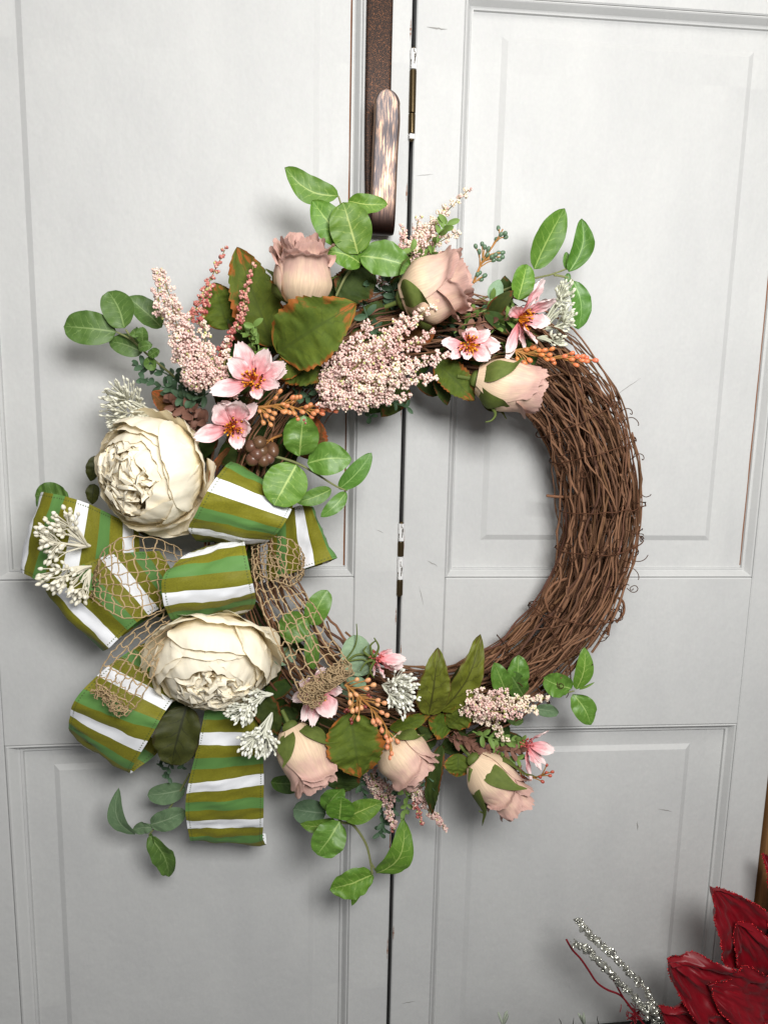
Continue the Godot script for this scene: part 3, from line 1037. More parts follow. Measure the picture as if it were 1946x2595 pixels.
func netting(g: Node3D, called: String, rows: Array, nwarp: int, cell: float, tangle := []) -> void:
	var l := []
	var r := []
	for q in rows:
		l.append(q[0]); r.append(q[1])
	l = spline(l, 10)
	r = spline(r, 10)
	var length := 0.0
	for k in range(1, l.size()):
		length += (((l[k] + r[k]) - (l[k - 1] + r[k - 1])) as Vector3).length() * 0.5
	var nw := int(length / cell)
	var b := MB.new()
	var sd := rng.randf() * 60.0
	var S := func(u: float, v: float) -> Vector3:
		var uu := u + noise.get_noise_2d(v * 5.0 + sd, u * 3.0) * 0.022
		var vv := clampf(v + noise.get_noise_2d(u * 4.0 + sd, v * 6.0 + 20.0) * 0.5 * cell / length, 0.0, 1.0)
		var p := along(l, vv).lerp(along(r, vv), uu)
		return p + Vector3(noise.get_noise_2d(u * 9.0, v * 14.0 + sd), noise.get_noise_2d(u * 9.0 + 30.0, v * 14.0), noise.get_noise_2d(u * 9.0, v * 14.0 + 60.0) + 0.1) * 0.0018
	for i in nwarp + 1:
		for ply in 2:
			var pts := []
			var m := int(length / 0.0017)
			for k in m + 1:
				var t := float(k) / m
				var p: Vector3 = S.call(float(i) / nwarp, t)
				var w := k * 1.15 + ply * PI
				pts.append(p + Vector3(cos(w), sin(w) * 0.4, sin(w)) * 0.00042)
			b.tube(pts, [0.00048], 4, Color.WHITE * rr(0.92, 1.08), 1.0 / 0.05, false)
	for j in nw + 1:
		var pts := []
		for k in 25:
			pts.append(S.call(k / 24.0, float(j) / nw) + rdir() * 0.00025)
		b.tube(pts, [0.00060 * rr(0.75, 1.25)], 5, Color.WHITE * rr(0.85, 1.1), 1.0 / 0.05, false)
	# stray fibres
	for k in 26:
		var p: Vector3 = S.call(rng.randf(), rng.randf())
		var d := rdir()
		b.tube([p, p + d * 0.003 + rdir() * 0.001, p + d * 0.006], [0.00012], 3, Color.WHITE, 1.0, false)
	# a scrunched, frayed end
	for q in tangle:
		var c0: Vector3 = q[0]
		var c1: Vector3 = q[1]
		var ax := (c1 - c0).normalized()
		var f1 := ax.cross(Vector3(0.2, 0.3, 0.9)).normalized()
		var f2 := ax.cross(f1)
		for k in int(q[3]):
			var t := rng.randf()
			var an := rng.randf() * TAU
			var da := rr(-0.5, 0.5)
			var dt := rr(-0.05, 0.05)
			var ro := float(q[2]) * rr(0.55, 1.05)
			var pts := []
			for s in 7:
				pts.append(c0.lerp(c1, clampf(t, -0.02, 1.02)) + (f1 * cos(an) + f2 * sin(an)) * ro * Vector3(1, 1, 0.7) + rdir() * 0.0008)
				an += da + rr(-0.35, 0.35)
				t += dt + rr(-0.03, 0.03)
			b.tube(spline(pts, 3), [0.00052], 4, Color.WHITE * rr(0.75, 1.1), 1.0 / 0.05, false)
	obj(called, fin(b), M.jute, g)


# ------------------------------------------------------------------ grapevine ring
func vine_ring() -> void:
	var g := wpart("grapevine_ring", "ring of bundled brown grapevine twigs")
	var C := Vector3(0.0215, -0.0055, 0.048)
	var RM := 0.190
	for k in 190:
		var right := k < 145
		var mid := rr(-1.2, 1.2) if right else rng.randf() * TAU
		var span := rr(1.8, 4.2) if right else rr(2.0, 5.0)
		var rho := sqrt(rng.randf())
		var psi := rng.randf() * TAU
		var tw := rr(-0.7, 0.7) if rng.randf() < 0.75 else rr(-1.6, 1.6)
		var sd := rng.randf() * 200.0
		var n := int(span * 20.0)
		var r0 := 0.0007 + 0.0009 * rng.randf()
		var pts := []
		var rad := []
		for i in n + 1:
			var t := float(i) / n
			var th := mid + (t - 0.5) * span
			var ps := psi + tw * (th - mid) + noise.get_noise_2d(th * 0.45, sd) * 1.5
			var ro := clampf(rho + noise.get_noise_2d(th * 0.6, sd + 50.0) * 0.4, 0.0, 1.12)
			var minor := 0.043 * (1.0 + 0.1 * sin(th * 2.0 + 0.5))
			var rr0 := RM + minor * ro * cos(ps)
			var z := 0.036 * ro * sin(ps)
			pts.append(C + Vector3(cos(th) * rr0, sin(th) * rr0 * 1.055, z) + Vector3(noise.get_noise_2d(th * 7.0, sd), noise.get_noise_2d(th * 7.0, sd + 9.0), noise.get_noise_2d(th * 7.0, sd + 30.0)) * 0.0007)
			var knot := 1.0 + 0.8 * pow(maxf(0.0, cos(th * 13.0 + sd)), 40.0)
			rad.append(r0 * knot * (1.0 - 0.35 * t))
		var b := MB.new()
		var sh := rr(0.4, 1.45)
		b.tube(pts, rad, 6, Color(sh, sh * rr(0.90, 1.06), sh * rr(0.82, 1.12)), 2.2)
		obj("vine", fin(b), M.vine, g)
	# thin curling tendrils and stubs standing off the bundle
	for k in 130:
		var th := rr(-1.25, 1.2)
		var ps := rng.randf() * TAU
		var rr0 := RM + 0.044 * cos(ps) * rr(0.7, 1.0)
		var p := C + Vector3(cos(th) * rr0, sin(th) * rr0 * 1.055, 0.037 * absf(sin(ps)) + 0.002)
		var d := (Vector3(-sin(th), cos(th), 0) * rr(-1, 1) + Vector3(cos(th), sin(th), 0) * cos(ps) * 1.2 + Vector3(0, 0, 0.4)).normalized()
		var pts := [p - d * 0.004]
		var curl := rr(0.25, 1.0) * (1.0 if rng.randf() < 0.5 else -1.0)
		var ax := (Vector3(0, 0, 1) + rdir() * 0.5).normalized()
		var n := rng.randi_range(6, 15)
		for i in n:
			d = d.rotated(ax, curl * (0.35 + 0.12 * i * rng.randf())).normalized()
			p += d * 0.0019
			pts.append(p)
		var b := MB.new()
		b.tube(pts, [0.00048], 5, Color(0.30, 0.26, 0.25), 2.0)
		obj("tendril", fin(b), M.vine, g)
	# snapped side shoots
	for k in 60:
		var th := rr(-1.25, 1.2)
		var ps := rng.randf() * TAU
		var r1 := RM + 0.043 * cos(ps) * rr(0.6, 1.0)
		var p := C + Vector3(cos(th) * r1, sin(th) * r1 * 1.055, 0.036 * absf(sin(ps)))
		var d := (Vector3(-sin(th), cos(th), 0) * (1.0 if rng.randf() < 0.5 else -1.0) * rr(0.6, 1.4) + rdir() * 0.7 + Vector3(0, 0, 0.3)).normalized()
		var b := MB.new()
		var l := rr(0.004, 0.012)
		b.tube([p, p + d * l * 0.5 + rdir() * 0.0006, p + d * l], [0.0010, 0.0007], 6, Color.WHITE * rr(0.5, 1.2), 2.0)
		b.ball(p, d, 0.0018, 0.0015, Color.WHITE * rr(0.5, 0.9), 6, 4)
		obj("side_shoot", fin(b), M.vine, g)
	# lashings round the bundle
	for th0 in [0.62, 0.42, 0.10, -0.12, -0.52, -0.72, -0.95]:
		var pts := []
		var lean := rr(-0.12, 0.12)
		for i in 30:
			var ps := TAU * i / 29.0 * 1.06
			var th: float = th0 + lean * cos(ps) + noise.get_noise_2d(i * 0.35, th0 * 9.0) * 0.02
			var rr0 := RM + 0.046 * cos(ps)
			pts.append(C + Vector3(cos(th) * rr0, sin(th) * rr0 * 1.055, 0.040 * sin(ps)))
		var b := MB.new()
		b.tube(pts, [0.0007], 5, Color(0.4, 0.34, 0.32), 2.0)
		obj("lashing", fin(b), M.vine, g)
	# loops that sprang free
	var free := [[Vector3(0.1723,-0.0627,0.0600), Vector3(0.1576,-0.0687,0.0600), Vector3(0.1492,-0.0829,0.0600), Vector3(0.1542,-0.0984,0.0600), Vector3(0.1642,-0.1079,0.0600), Vector3(0.1611,-0.1256,0.0600)], [Vector3(0.2287,-0.0841,0.0600), Vector3(0.2371,-0.0894,0.0600), Vector3(0.2386,-0.1025,0.0600), Vector3(0.2309,-0.1129,0.0600)], [Vector3(0.2256,-0.0997,0.0600), Vector3(0.2245,-0.1128,0.0600), Vector3(0.2223,-0.1269,0.0600)], [Vector3(0.1791,0.0245,0.0480), Vector3(0.1657,0.0240,0.0480), Vector3(0.1481,0.0254,0.0480)], [Vector3(-0.0196,-0.1825,0.0520), Vector3(-0.0020,-0.1815,0.0520), Vector3(0.0181,-0.1763,0.0520), Vector3(0.0459,-0.1676,0.0520), Vector3(0.0741,-0.1647,0.0520)], [Vector3(-0.0145,-0.1869,0.0520), Vector3(0.0132,-0.1825,0.0520), Vector3(0.0386,-0.1769,0.0520), Vector3(0.0843,-0.1624,0.0520), Vector3(0.1291,-0.1213,0.0520), Vector3(0.1532,-0.0852,0.0520)]]
	for q in free:
		var c := spline(q, 8)
		var b := MB.new()
		b.tube(c, [0.0015, ], 6, Color(0.85, 0.8, 0.78), 2.2)
		obj("vine", fin(b), M.vine, g)


# ------------------------------------------------------------------ the wreath, flower by flower
func build_wreath() -> void:
	shift = Vector3(0.0215, -0.236, 0.012)
	wreath = empty("floral_wreath", self)
	wreath.position = shift
	tag(wreath, "twig wreath with cream peonies, dusky roses, pink flowers and a striped green bow", "wreath")
	vine_ring()
	wreath_bow()
	wreath_greens()
	wreath_flowers()
	wreath_fillers()
	shift = Vector3.ZERO


func wreath_greens() -> void:
	var g: Node3D
	g = wpart("eucalyptus_sprig", "bright green eucalyptus sprig rising in front of the bronze hook")
	leaf(g, Vector3(-0.0791,0.3111,0.0740), Vector3(-0.1289,0.3320,0.0800), 56, "euc", {"side": 0.16, "fold": 0.25, "bend": 0.05})
	leaf(g, Vector3(-0.0703,0.3065,0.0780), Vector3(-0.0337,0.3042,0.0840), 40, "euc", {"side": -0.10, "fold": 0.3})
	leaf(g, Vector3(-0.0713,0.2655,0.0860), Vector3(-0.1043,0.3021,0.0920), 66, "euc", {"fold": 0.15, "side": 0.03})
	leaf(g, Vector3(-0.0621,0.2564,0.0960), Vector3(-0.0767,0.3002,0.1000), 84, "euc", {"kind": "round", "fold": 0.12})
	leaf(g, Vector3(-0.0605,0.2555,0.0920), Vector3(-0.0118,0.2466,0.0960), 72, "euc", {"side": 0.02, "fold": 0.22})
	leaf(g, Vector3(-0.0580,0.2484,0.0900), Vector3(-0.0911,0.2576,0.0960), 54, "euc", {"side": -0.06, "fold": 0.2})
	stem(g, [Vector3(-0.0804,0.2203,0.0760), Vector3(-0.0722,0.2376,0.0760), Vector3(-0.0598,0.2567,0.0760), Vector3(-0.0698,0.2797,0.0760), Vector3(-0.0770,0.3042,0.0760), Vector3(-0.0793,0.3106,0.0760)], 0.0013, 0.0008)
	g = wpart("eucalyptus_sprig", "muted green eucalyptus sprig at the far side of the tall pink plume")
	leaf(g, Vector3(-0.2852,0.1818,0.0640), Vector3(-0.3329,0.1855,0.0620), 70, "eucdark", {"kind": "round", "tint": Color(1.1,1.12,1.15)})
	leaf(g, Vector3(-0.2768,0.1850,0.0700), Vector3(-0.2910,0.2180,0.0660), 66, "eucdark", {"kind": "round", "side": -0.08, "tint": Color(1.05,1.05,1.1)})
	leaf(g, Vector3(-0.2446,0.1873,0.0580), Vector3(-0.2741,0.2140,0.0660), 54, "eucdark", {"tilt": 22, "fold": 0.3})
	leaf(g, Vector3(-0.2628,0.1634,0.0600), Vector3(-0.2935,0.1730,0.0580), 46, "eucdark", {"side": -0.06})
	leaf(g, Vector3(-0.2678,0.1837,0.0760), Vector3(-0.2620,0.1767,0.0840), 22, "eucdark", {"kind": "round", "tint": Color(1.6,1.5,1.1)})
	leaf(g, Vector3(-0.2630,0.1669,0.0780), Vector3(-0.2494,0.1700,0.0840), 22, "eucdark", {"kind": "round", "tint": Color(1.5,1.45,1.1)})
	leaf(g, Vector3(-0.2587,0.1712,0.0780), Vector3(-0.2577,0.1859,0.0840), 26, "eucdark", {"kind": "round", "tint": Color(1.5,1.45,1.1)})
	leaf(g, Vector3(-0.2570,0.1589,0.0700), Vector3(-0.2496,0.1470,0.0760), 26, "eucdark", {"kind": "round", "tint": Color(1.3,1.3,1.1)})
	leaf(g, Vector3(-0.2543,0.1596,0.0760), Vector3(-0.2439,0.1657,0.0800), 20, "eucdark", {"kind": "round", "tint": Color(1.5,1.4,1.1)})
	stem(g, [Vector3(-0.2146,0.1261,0.0660), Vector3(-0.2401,0.1474,0.0660), Vector3(-0.2576,0.1620,0.0660), Vector3(-0.2712,0.1745,0.0660), Vector3(-0.2848,0.1817,0.0660)], 0.0013, 0.0008)
	stem(g, [Vector3(-0.2684,0.1731,0.0700), Vector3(-0.2756,0.1838,0.0700)], 0.0013, 0.0008)
	g = wpart("eucalyptus_sprig", "bright green eucalyptus sprig reaching into the opening beside the bow")
	leaf(g, Vector3(-0.1148,0.0700,0.0980), Vector3(-0.1113,0.1087,0.1040), 74, "euc", {"kind": "round"})
	leaf(g, Vector3(-0.1073,0.0628,0.0960), Vector3(-0.0654,0.0678,0.1020), 70, "euc", {"side": 0.06})
	leaf(g, Vector3(-0.1176,0.0624,0.1060), Vector3(-0.1386,0.0256,0.1180), 90, "euc", {"kind": "round"})
	leaf(g, Vector3(-0.0765,0.0372,0.0900), Vector3(-0.0457,0.0736,0.0960), 42, "euc", {"side": -0.05, "tint": Color(0.8,0.85,0.8)})
	leaf(g, Vector3(-0.0838,0.0374,0.0920), Vector3(-0.1173,0.0251,0.0980), 36, "euc", {"side": 0.03, "tint": Color(0.8,0.85,0.8)})
	leaf(g, Vector3(-0.0691,0.0342,0.0880), Vector3(-0.0941,0.0108,0.0960), 32, "euc", {"side": 0.05, "tint": Color(0.8,0.85,0.8)})
	stem(g, [Vector3(-0.1397,0.0692,0.0920), Vector3(-0.1178,0.0628,0.0920), Vector3(-0.1000,0.0531,0.0920), Vector3(-0.0798,0.0406,0.0920), Vector3(-0.0685,0.0361,0.0920)], 0.0013, 0.0008)
	g = wpart("eucalyptus_sprig", "green eucalyptus sprig spreading above the pale seed head")
	leaf(g, Vector3(0.1130,0.2530,0.0740), Vector3(0.1391,0.3104,0.0780), 66, "euc", {"tilt": 18, "side": 0.03, "tint": Color(0.85,0.9,0.8)})
	leaf(g, Vector3(0.0951,0.2223,0.0840), Vector3(0.1020,0.2556,0.0860), 52, "euc", {"kind": "round", "tilt": 15, "tint": Color(0.85,0.9,0.8)})
	leaf(g, Vector3(0.1515,0.2530,0.0660), Vector3(0.1615,0.3045,0.0660), 48, "euc", {"side": -0.13, "fold": 0.4, "tint": Color(0.7,0.8,0.75)})
	leaf(g, Vector3(0.1519,0.2553,0.0620), Vector3(0.1489,0.2730,0.0620), 20, "euc", {"tint": Color(0.7,0.8,0.75)})
	leaf(g, Vector3(0.1578,0.2457,0.0620), Vector3(0.1683,0.1983,0.0580), 46, "euc", {"kind": "round", "side": 0.10, "tint": Color(0.8,0.9,0.95)})
	leaf(g, Vector3(0.1523,0.2524,0.0640), Vector3(0.1500,0.2425,0.0640), 14, "euc", {"tint": Color(0.7,0.8,0.75)})
	stem(g, [Vector3(0.0459,0.2164,0.0640), Vector3(0.0643,0.2242,0.0640), Vector3(0.0912,0.2354,0.0640), Vector3(0.1153,0.2452,0.0640), Vector3(0.1342,0.2503,0.0640), Vector3(0.1510,0.2568,0.0640)], 0.0013, 0.0008)
	stem(g, [Vector3(0.1371,0.2500,0.0640), Vector3(0.1511,0.2479,0.0640), Vector3(0.1576,0.2446,0.0640)], 0.0013, 0.0008)
	g = wpart("eucalyptus_sprig", "grey green eucalyptus sprig hanging beside the bow tail")
	leaf(g, Vector3(-0.2885,-0.3471,0.0400), Vector3(-0.3027,-0.2897,0.0440), 40, "grey", {"side": 0.15, "fold": 0.3})
	leaf(g, Vector3(-0.2338,-0.2965,0.0400), Vector3(-0.2731,-0.2986,0.0460), 52, "grey", {"kind": "round"})
	leaf(g, Vector3(-0.2710,-0.3337,0.0440), Vector3(-0.2333,-0.3178,0.0480), 52, "grey", {"kind": "round"})
	leaf(g, Vector3(-0.2691,-0.3376,0.0440), Vector3(-0.2908,-0.3419,0.0420), 30, "grey", {"side": -0.1})
	leaf(g, Vector3(-0.2724,-0.3459,0.0460), Vector3(-0.2537,-0.4001,0.0400), 54, "eucdark", {"side": 0.10, "fold": 0.3})
	leaf(g, Vector3(-0.2703,-0.3440,0.0440), Vector3(-0.2677,-0.3583,0.0440), 20, "eucdark", {"tilt": 40})
	stem(g, [Vector3(-0.2293,-0.2784,0.0420), Vector3(-0.2444,-0.3061,0.0420), Vector3(-0.2596,-0.3296,0.0420), Vector3(-0.2736,-0.3473,0.0420)], 0.0013, 0.0008)
	stem(g, [Vector3(-0.2586,-0.3296,0.0420), Vector3(-0.2841,-0.3417,0.0420)], 0.0013, 0.0008)
	g = wpart("eucalyptus_sprig", "bright green eucalyptus sprig trailing below the roses")
	leaf(g, Vector3(-0.0839,-0.3117,0.0740), Vector3(-0.0669,-0.2822,0.0800), 54, "euc", {"side": 0.10})
	leaf(g, Vector3(-0.0715,-0.3126,0.0880), Vector3(-0.0699,-0.2840,0.0940), 66, "euc", {"kind": "round"})
	leaf(g, Vector3(-0.0667,-0.3154,0.0820), Vector3(-0.0258,-0.2979,0.0840), 56, "euc", {"side": 0.05})
	leaf(g, Vector3(-0.0841,-0.3205,0.0620), Vector3(-0.1194,-0.3136,0.0620), 64, "grey", {"kind": "round", "tint": Color(0.95,0.9,1.1)})
	leaf(g, Vector3(-0.0743,-0.3268,0.0660), Vector3(-0.1121,-0.3265,0.0700), 34, "euc", {"side": 0.06})
	leaf(g, Vector3(-0.0707,-0.3171,0.0840), Vector3(-0.0947,-0.3489,0.0920), 78, "euc", {"kind": "round"})
	leaf(g, Vector3(-0.0286,-0.3925,0.0660), Vector3(-0.0002,-0.3240,0.0740), 62, "euc", {"side": -0.16})
	leaf(g, Vector3(-0.0319,-0.3931,0.0680), Vector3(-0.0798,-0.4048,0.0720), 72, "euc", {"fold": 0.2, "side": -0.04})
	leaf(g, Vector3(-0.0303,-0.3977,0.0640), Vector3(-0.0544,-0.4321,0.0640), 24, "euc", {"side": -0.12})
	stem(g, [Vector3(-0.0729,-0.2965,0.0700), Vector3(-0.0696,-0.3246,0.0700), Vector3(-0.0555,-0.3308,0.0700), Vector3(-0.0421,-0.3513,0.0700), Vector3(-0.0367,-0.3692,0.0700), Vector3(-0.0332,-0.3906,0.0700)], 0.0016, 0.0012)
	stem(g, [Vector3(-0.0353,-0.3773,0.0680), Vector3(-0.0279,-0.3901,0.0680)], 0.0013, 0.0008)
	g = wpart("eucalyptus_sprig", "green eucalyptus sprig on the twigs above the small pink plume")
	leaf(g, Vector3(0.1014,-0.1781,0.0920), Vector3(0.0846,-0.1410,0.0980), 48, "euc", {"tint": Color(0.9,0.95,0.85)})
	leaf(g, Vector3(0.1129,-0.1793,0.0840), Vector3(0.1142,-0.1381,0.0860), 52, "euc", {"kind": "round", "tint": Color(0.75,0.85,0.75)})
	leaf(g, Vector3(0.1227,-0.1844,0.0860), Vector3(0.1024,-0.1533,0.0880), 50, "eucdark", {"tint": Color(0.7,0.78,0.7)})
	leaf(g, Vector3(0.1778,-0.1805,0.0760), Vector3(0.1438,-0.1655,0.0820), 58, "euc", {"side": 0.04, "kind": "round"})
	leaf(g, Vector3(0.1837,-0.1817,0.0760), Vector3(0.1882,-0.1329,0.0800), 44, "euc", {"side": -0.06})
	leaf(g, Vector3(0.1804,-0.1874,0.0760), Vector3(0.2001,-0.2205,0.0820), 56, "euc", {"side": 0.07})
	leaf(g, Vector3(0.1393,-0.2050,0.0700), Vector3(0.1679,-0.2114,0.0700), 32, "grey", {"side": 0.06})
	leaf(g, Vector3(0.1307,-0.2229,0.0640), Vector3(0.1100,-0.2150,0.0620), 30, "eucdark", {})
	leaf(g, Vector3(0.1868,-0.1823,0.0760), Vector3(0.2032,-0.1736,0.0780), 6, "euc", {})
	stem(g, [Vector3(0.1105,-0.1923,0.0740), Vector3(0.1413,-0.1912,0.0740), Vector3(0.1645,-0.1877,0.0740), Vector3(0.1825,-0.1846,0.0740)], 0.0013, 0.0008)
	g = wpart("eucalyptus_sprig", "green eucalyptus sprig seen through the jute netting")
	leaf(g, Vector3(-0.1018,-0.1051,0.0720), Vector3(-0.0852,-0.0687,0.0720), 54, "euc", {"kind": "round", "side": 0.04})
	leaf(g, Vector3(-0.1059,-0.0956,0.0800), Vector3(-0.1332,-0.1105,0.0860), 70, "euc", {"kind": "round", "tint": Color(0.9,0.95,0.9)})
	leaf(g, Vector3(-0.1020,-0.1109,0.0780), Vector3(-0.0995,-0.1494,0.0820), 34, "euc", {"tint": Color(0.85,0.9,0.85)})
	stem(g, [Vector3(-0.1355,-0.1445,0.0700), Vector3(-0.1167,-0.1202,0.0700), Vector3(-0.1017,-0.1032,0.0700)], 0.0013, 0.0008)
	g = wpart("eucalyptus_sprig", "round grey green leaf behind the outer bow loop")
	leaf(g, Vector3(-0.3360,0.0213,0.0580), Vector3(-0.3687,0.0251,0.0540), 66, "eucdark", {"kind": "round", "tint": Color(1.0,1.05,1.0)})
	leaf(g, Vector3(-0.1432,-0.2880,0.0500), Vector3(-0.1058,-0.2898,0.0500), 46, "eucdark", {"kind": "round"})
	g = wpart("rose_leaf_spray", "large green rose leaves with rust edges cupping the top rosebud")
	leaf(g, Vector3(-0.1352,0.1655,0.0960), Vector3(-0.0652,0.2099,0.1220), 128, "rose", {"kind": "rose", "teeth": 0.05, "fold": 0.35, "bend": 0.12, "face": Vector3(-0.2,-0.1,1)})
	leaf(g, Vector3(-0.1353,0.1605,0.0800), Vector3(-0.0855,0.1455,0.1000), 92, "rose", {"kind": "rose", "teeth": 0.05, "fold": 0.2, "tint": Color(0.8,0.85,0.8)})
	leaf(g, Vector3(-0.1397,0.1724,0.0700), Vector3(-0.1728,0.2621,0.0720), 100, "rose", {"kind": "rose", "teeth": 0.06, "fold": 0.2, "bend": 0.1})
	leaf(g, Vector3(-0.1822,0.1875,0.0580), Vector3(-0.1952,0.2304,0.0620), 86, "rose", {"kind": "rose", "teeth": 0.04, "tint": Color(1.35,1.25,0.9)})
	leaf(g, Vector3(-0.0759,0.2168,0.0700), Vector3(-0.0439,0.2514,0.0620), 84, "rosedark", {"kind": "rose", "teeth": 0.05})
	leaf(g, Vector3(-0.0589,0.1764,0.0620), Vector3(-0.0284,0.2195,0.0600), 78, "rosedark", {"kind": "rose", "teeth": 0.05})
	leaf(g, Vector3(-0.1370,0.1461,0.0920), Vector3(-0.1079,0.1594,0.0980), 46, "rose", {"kind": "rose", "teeth": 0.03, "tint": Color(1.1,0.9,0.8)})
	leaf(g, Vector3(-0.1534,0.1675,0.0520), Vector3(-0.1798,0.2195,0.0500), 70, "rosedark", {"kind": "rose"})
	leaf(g, Vector3(-0.0950,0.1956,0.0560), Vector3(-0.0725,0.2410,0.0500), 80, "rosedark", {"kind": "rose"})
	g = wpart("rose_leaf_spray", "green and rust rose leaves beside the lowest rosebud of the upper garland")
	leaf(g, Vector3(0.0175,0.1614,0.0800), Vector3(0.0540,0.1248,0.0920), 64, "rose", {"kind": "rose", "teeth": 0.06, "fold": 0.3})
	leaf(g, Vector3(0.0213,0.1509,0.0700), Vector3(0.0318,0.1194,0.0720), 36, "rosedark", {"kind": "rose", "teeth": 0.06, "fold": 0.4})
	leaf(g, Vector3(0.0452,0.1631,0.0760), Vector3(0.0115,0.1668,0.0700), 50, "rosedark", {"kind": "rose"})
	leaf(g, Vector3(-0.0096,0.1774,0.0700), Vector3(0.0172,0.2026,0.0700), 60, "rust", {"kind": "rose"})
	g = wpart("rose_leaf_spray", "rusty brown leaves under the two pink flowers")
	leaf(g, Vector3(-0.2259,0.1074,0.0660), Vector3(-0.2536,0.1271,0.0700), 50, "rust", {"kind": "rose", "teeth": 0.05})
	leaf(g, Vector3(-0.1799,0.0765,0.0840), Vector3(-0.2005,0.0418,0.0920), 22, "rust", {"kind": "rose", "tilt": 40})
	leaf(g, Vector3(-0.1065,0.0643,0.0700), Vector3(-0.0987,0.1062,0.0720), 76, "rust", {"kind": "rose", "teeth": 0.06})
	leaf(g, Vector3(-0.2113,0.1039,0.0600), Vector3(-0.2343,0.0763,0.0560), 60, "rosedark", {"kind": "rose"})
	leaf(g, Vector3(-0.1536,0.0821,0.0600), Vector3(-0.1945,0.0584,0.0560), 70, "rosedark", {"kind": "rose"})
	leaf(g, Vector3(-0.1401,0.0498,0.0580), Vector3(-0.1172,0.0780,0.0600), 60, "rosedark", {"kind": "rose"})
	leaf(g, Vector3(-0.1720,0.0540,0.0560), Vector3(-0.1537,0.0864,0.0560), 60, "rosedark", {"kind": "rose"})
	g = wpart("rose_leaf_spray", "green rose leaves with rusty tips between the two lower rosebuds")
	leaf(g, Vector3(-0.0631,-0.1864,0.1040), Vector3(-0.0534,-0.2513,0.1160), 122, "rose", {"kind": "rose", "teeth": 0.06, "fold": 0.25, "bend": 0.1})
	leaf(g, Vector3(-0.0654,-0.2524,0.0740), Vector3(-0.0696,-0.2889,0.0780), 84, "rosedark", {"kind": "rose", "teeth": 0.05})
	leaf(g, Vector3(-0.1527,-0.1719,0.0800), Vector3(-0.1355,-0.2178,0.0860), 58, "rosedark", {"kind": "rose", "teeth": 0.04, "tint": Color(0.9,0.8,0.7)})
	leaf(g, Vector3(-0.1356,-0.2025,0.0640), Vector3(-0.1117,-0.2033,0.0700), 48, "rosedark", {"kind": "rose"})
	leaf(g, Vector3(-0.0925,-0.2176,0.0740), Vector3(-0.1165,-0.2108,0.0700), 50, "rosedark", {"kind": "rose"})
	leaf(g, Vector3(-0.0383,-0.2294,0.0700), Vector3(-0.0172,-0.2556,0.0720), 60, "rosedark", {"kind": "rose"})
	g = wpart("rose_leaf_spray", "dark green rose leaves between the middle and far lower rosebuds")
	leaf(g, Vector3(-0.0204,-0.2138,0.0880), Vector3(0.0222,-0.1958,0.0920), 36, "rose", {"kind": "rose", "teeth": 0.05, "tint": Color(0.9,0.9,0.8)})
	leaf(g, Vector3(0.0029,-0.2194,0.0780), Vector3(0.0295,-0.2263,0.0800), 40, "rosedark", {"kind": "rose"})
	leaf(g, Vector3(0.0549,-0.2474,0.0820), Vector3(0.0529,-0.2716,0.0860), 62, "rose", {"kind": "rose", "teeth": 0.09, "fold": 0.3})
	leaf(g, Vector3(0.0378,-0.2401,0.0760), Vector3(0.0290,-0.3177,0.0800), 40, "rosedark", {"kind": "rose", "teeth": 0.05, "tilt": 30, "tint": Color(0.9,0.8,0.7)})
	leaf(g, Vector3(0.0458,-0.2167,0.0840), Vector3(0.0203,-0.2061,0.0860), 60, "rose", {"kind": "rose", "teeth": 0.05, "tint": Color(0.9,1.0,0.9)})
	leaf(g, Vector3(0.0414,-0.2137,0.0880), Vector3(0.0645,-0.1852,0.0940), 56, "rose", {"kind": "rose", "teeth": 0.05, "tint": Color(1.1,0.95,0.9)})
	leaf(g, Vector3(0.0338,-0.2469,0.0620), Vector3(0.0082,-0.2307,0.0600), 56, "rosedark", {"kind": "rose"})
	leaf(g, Vector3(0.0700,-0.2386,0.0600), Vector3(0.0400,-0.2545,0.0580), 56, "rosedark", {"kind": "rose"})
	g = wpart("peony_leaf_spray", "upright olive green leaves beside the white seed head")
	leaf(g, Vector3(0.0186,-0.1959,0.0960), Vector3(0.0241,-0.1210,0.1040), 72, "olive", {"kind": "blade", "fold": 0.3, "teeth": 0.02, "wave": 0.1})
	leaf(g, Vector3(0.0338,-0.1945,0.0900), Vector3(0.0707,-0.1120,0.0920), 62, "olive", {"kind": "blade", "side": -0.07, "wave": 0.3, "fold": 0.35})
	leaf(g, Vector3(0.0438,-0.1829,0.0760), Vector3(0.0575,-0.1495,0.0760), 40, "olivedark", {"kind": "blade", "tilt": 25})
	g = wpart("peony_leaf_spray", "dark olive leaf hanging below the lower peony")
	leaf(g, Vector3(-0.2257,-0.1839,0.0820), Vector3(-0.2408,-0.2413,0.0900), 100, "olivedark", {"kind": "round", "fold": 0.25, "wave": 0.12})
	leaf(g, Vector3(-0.2450,-0.1701,0.0840), Vector3(-0.2758,-0.1843,0.0880), 60, "olivedark", {"kind": "blade"})
	leaf(g, Vector3(-0.3081,0.0636,0.0500), Vector3(-0.3173,0.0385,0.0500), 34, "olivedark", {"kind": "blade"})
	leaf(g, Vector3(-0.3135,0.0362,0.0500), Vector3(-0.3165,0.0155,0.0500), 30, "olivedark", {"kind": "blade"})
	g = wpart("downy_leaf_spray", "soft sage coloured downy leaves behind the jute netting end")
	leaf(g, Vector3(-0.0488,-0.1604,0.0740), Vector3(-0.0580,-0.1168,0.0720), 74, "sage", {"kind": "round", "teeth": 0.02})
	leaf(g, Vector3(-0.1166,-0.1365,0.0660), Vector3(-0.1402,-0.1419,0.0700), 40, "sage", {"kind": "round"})
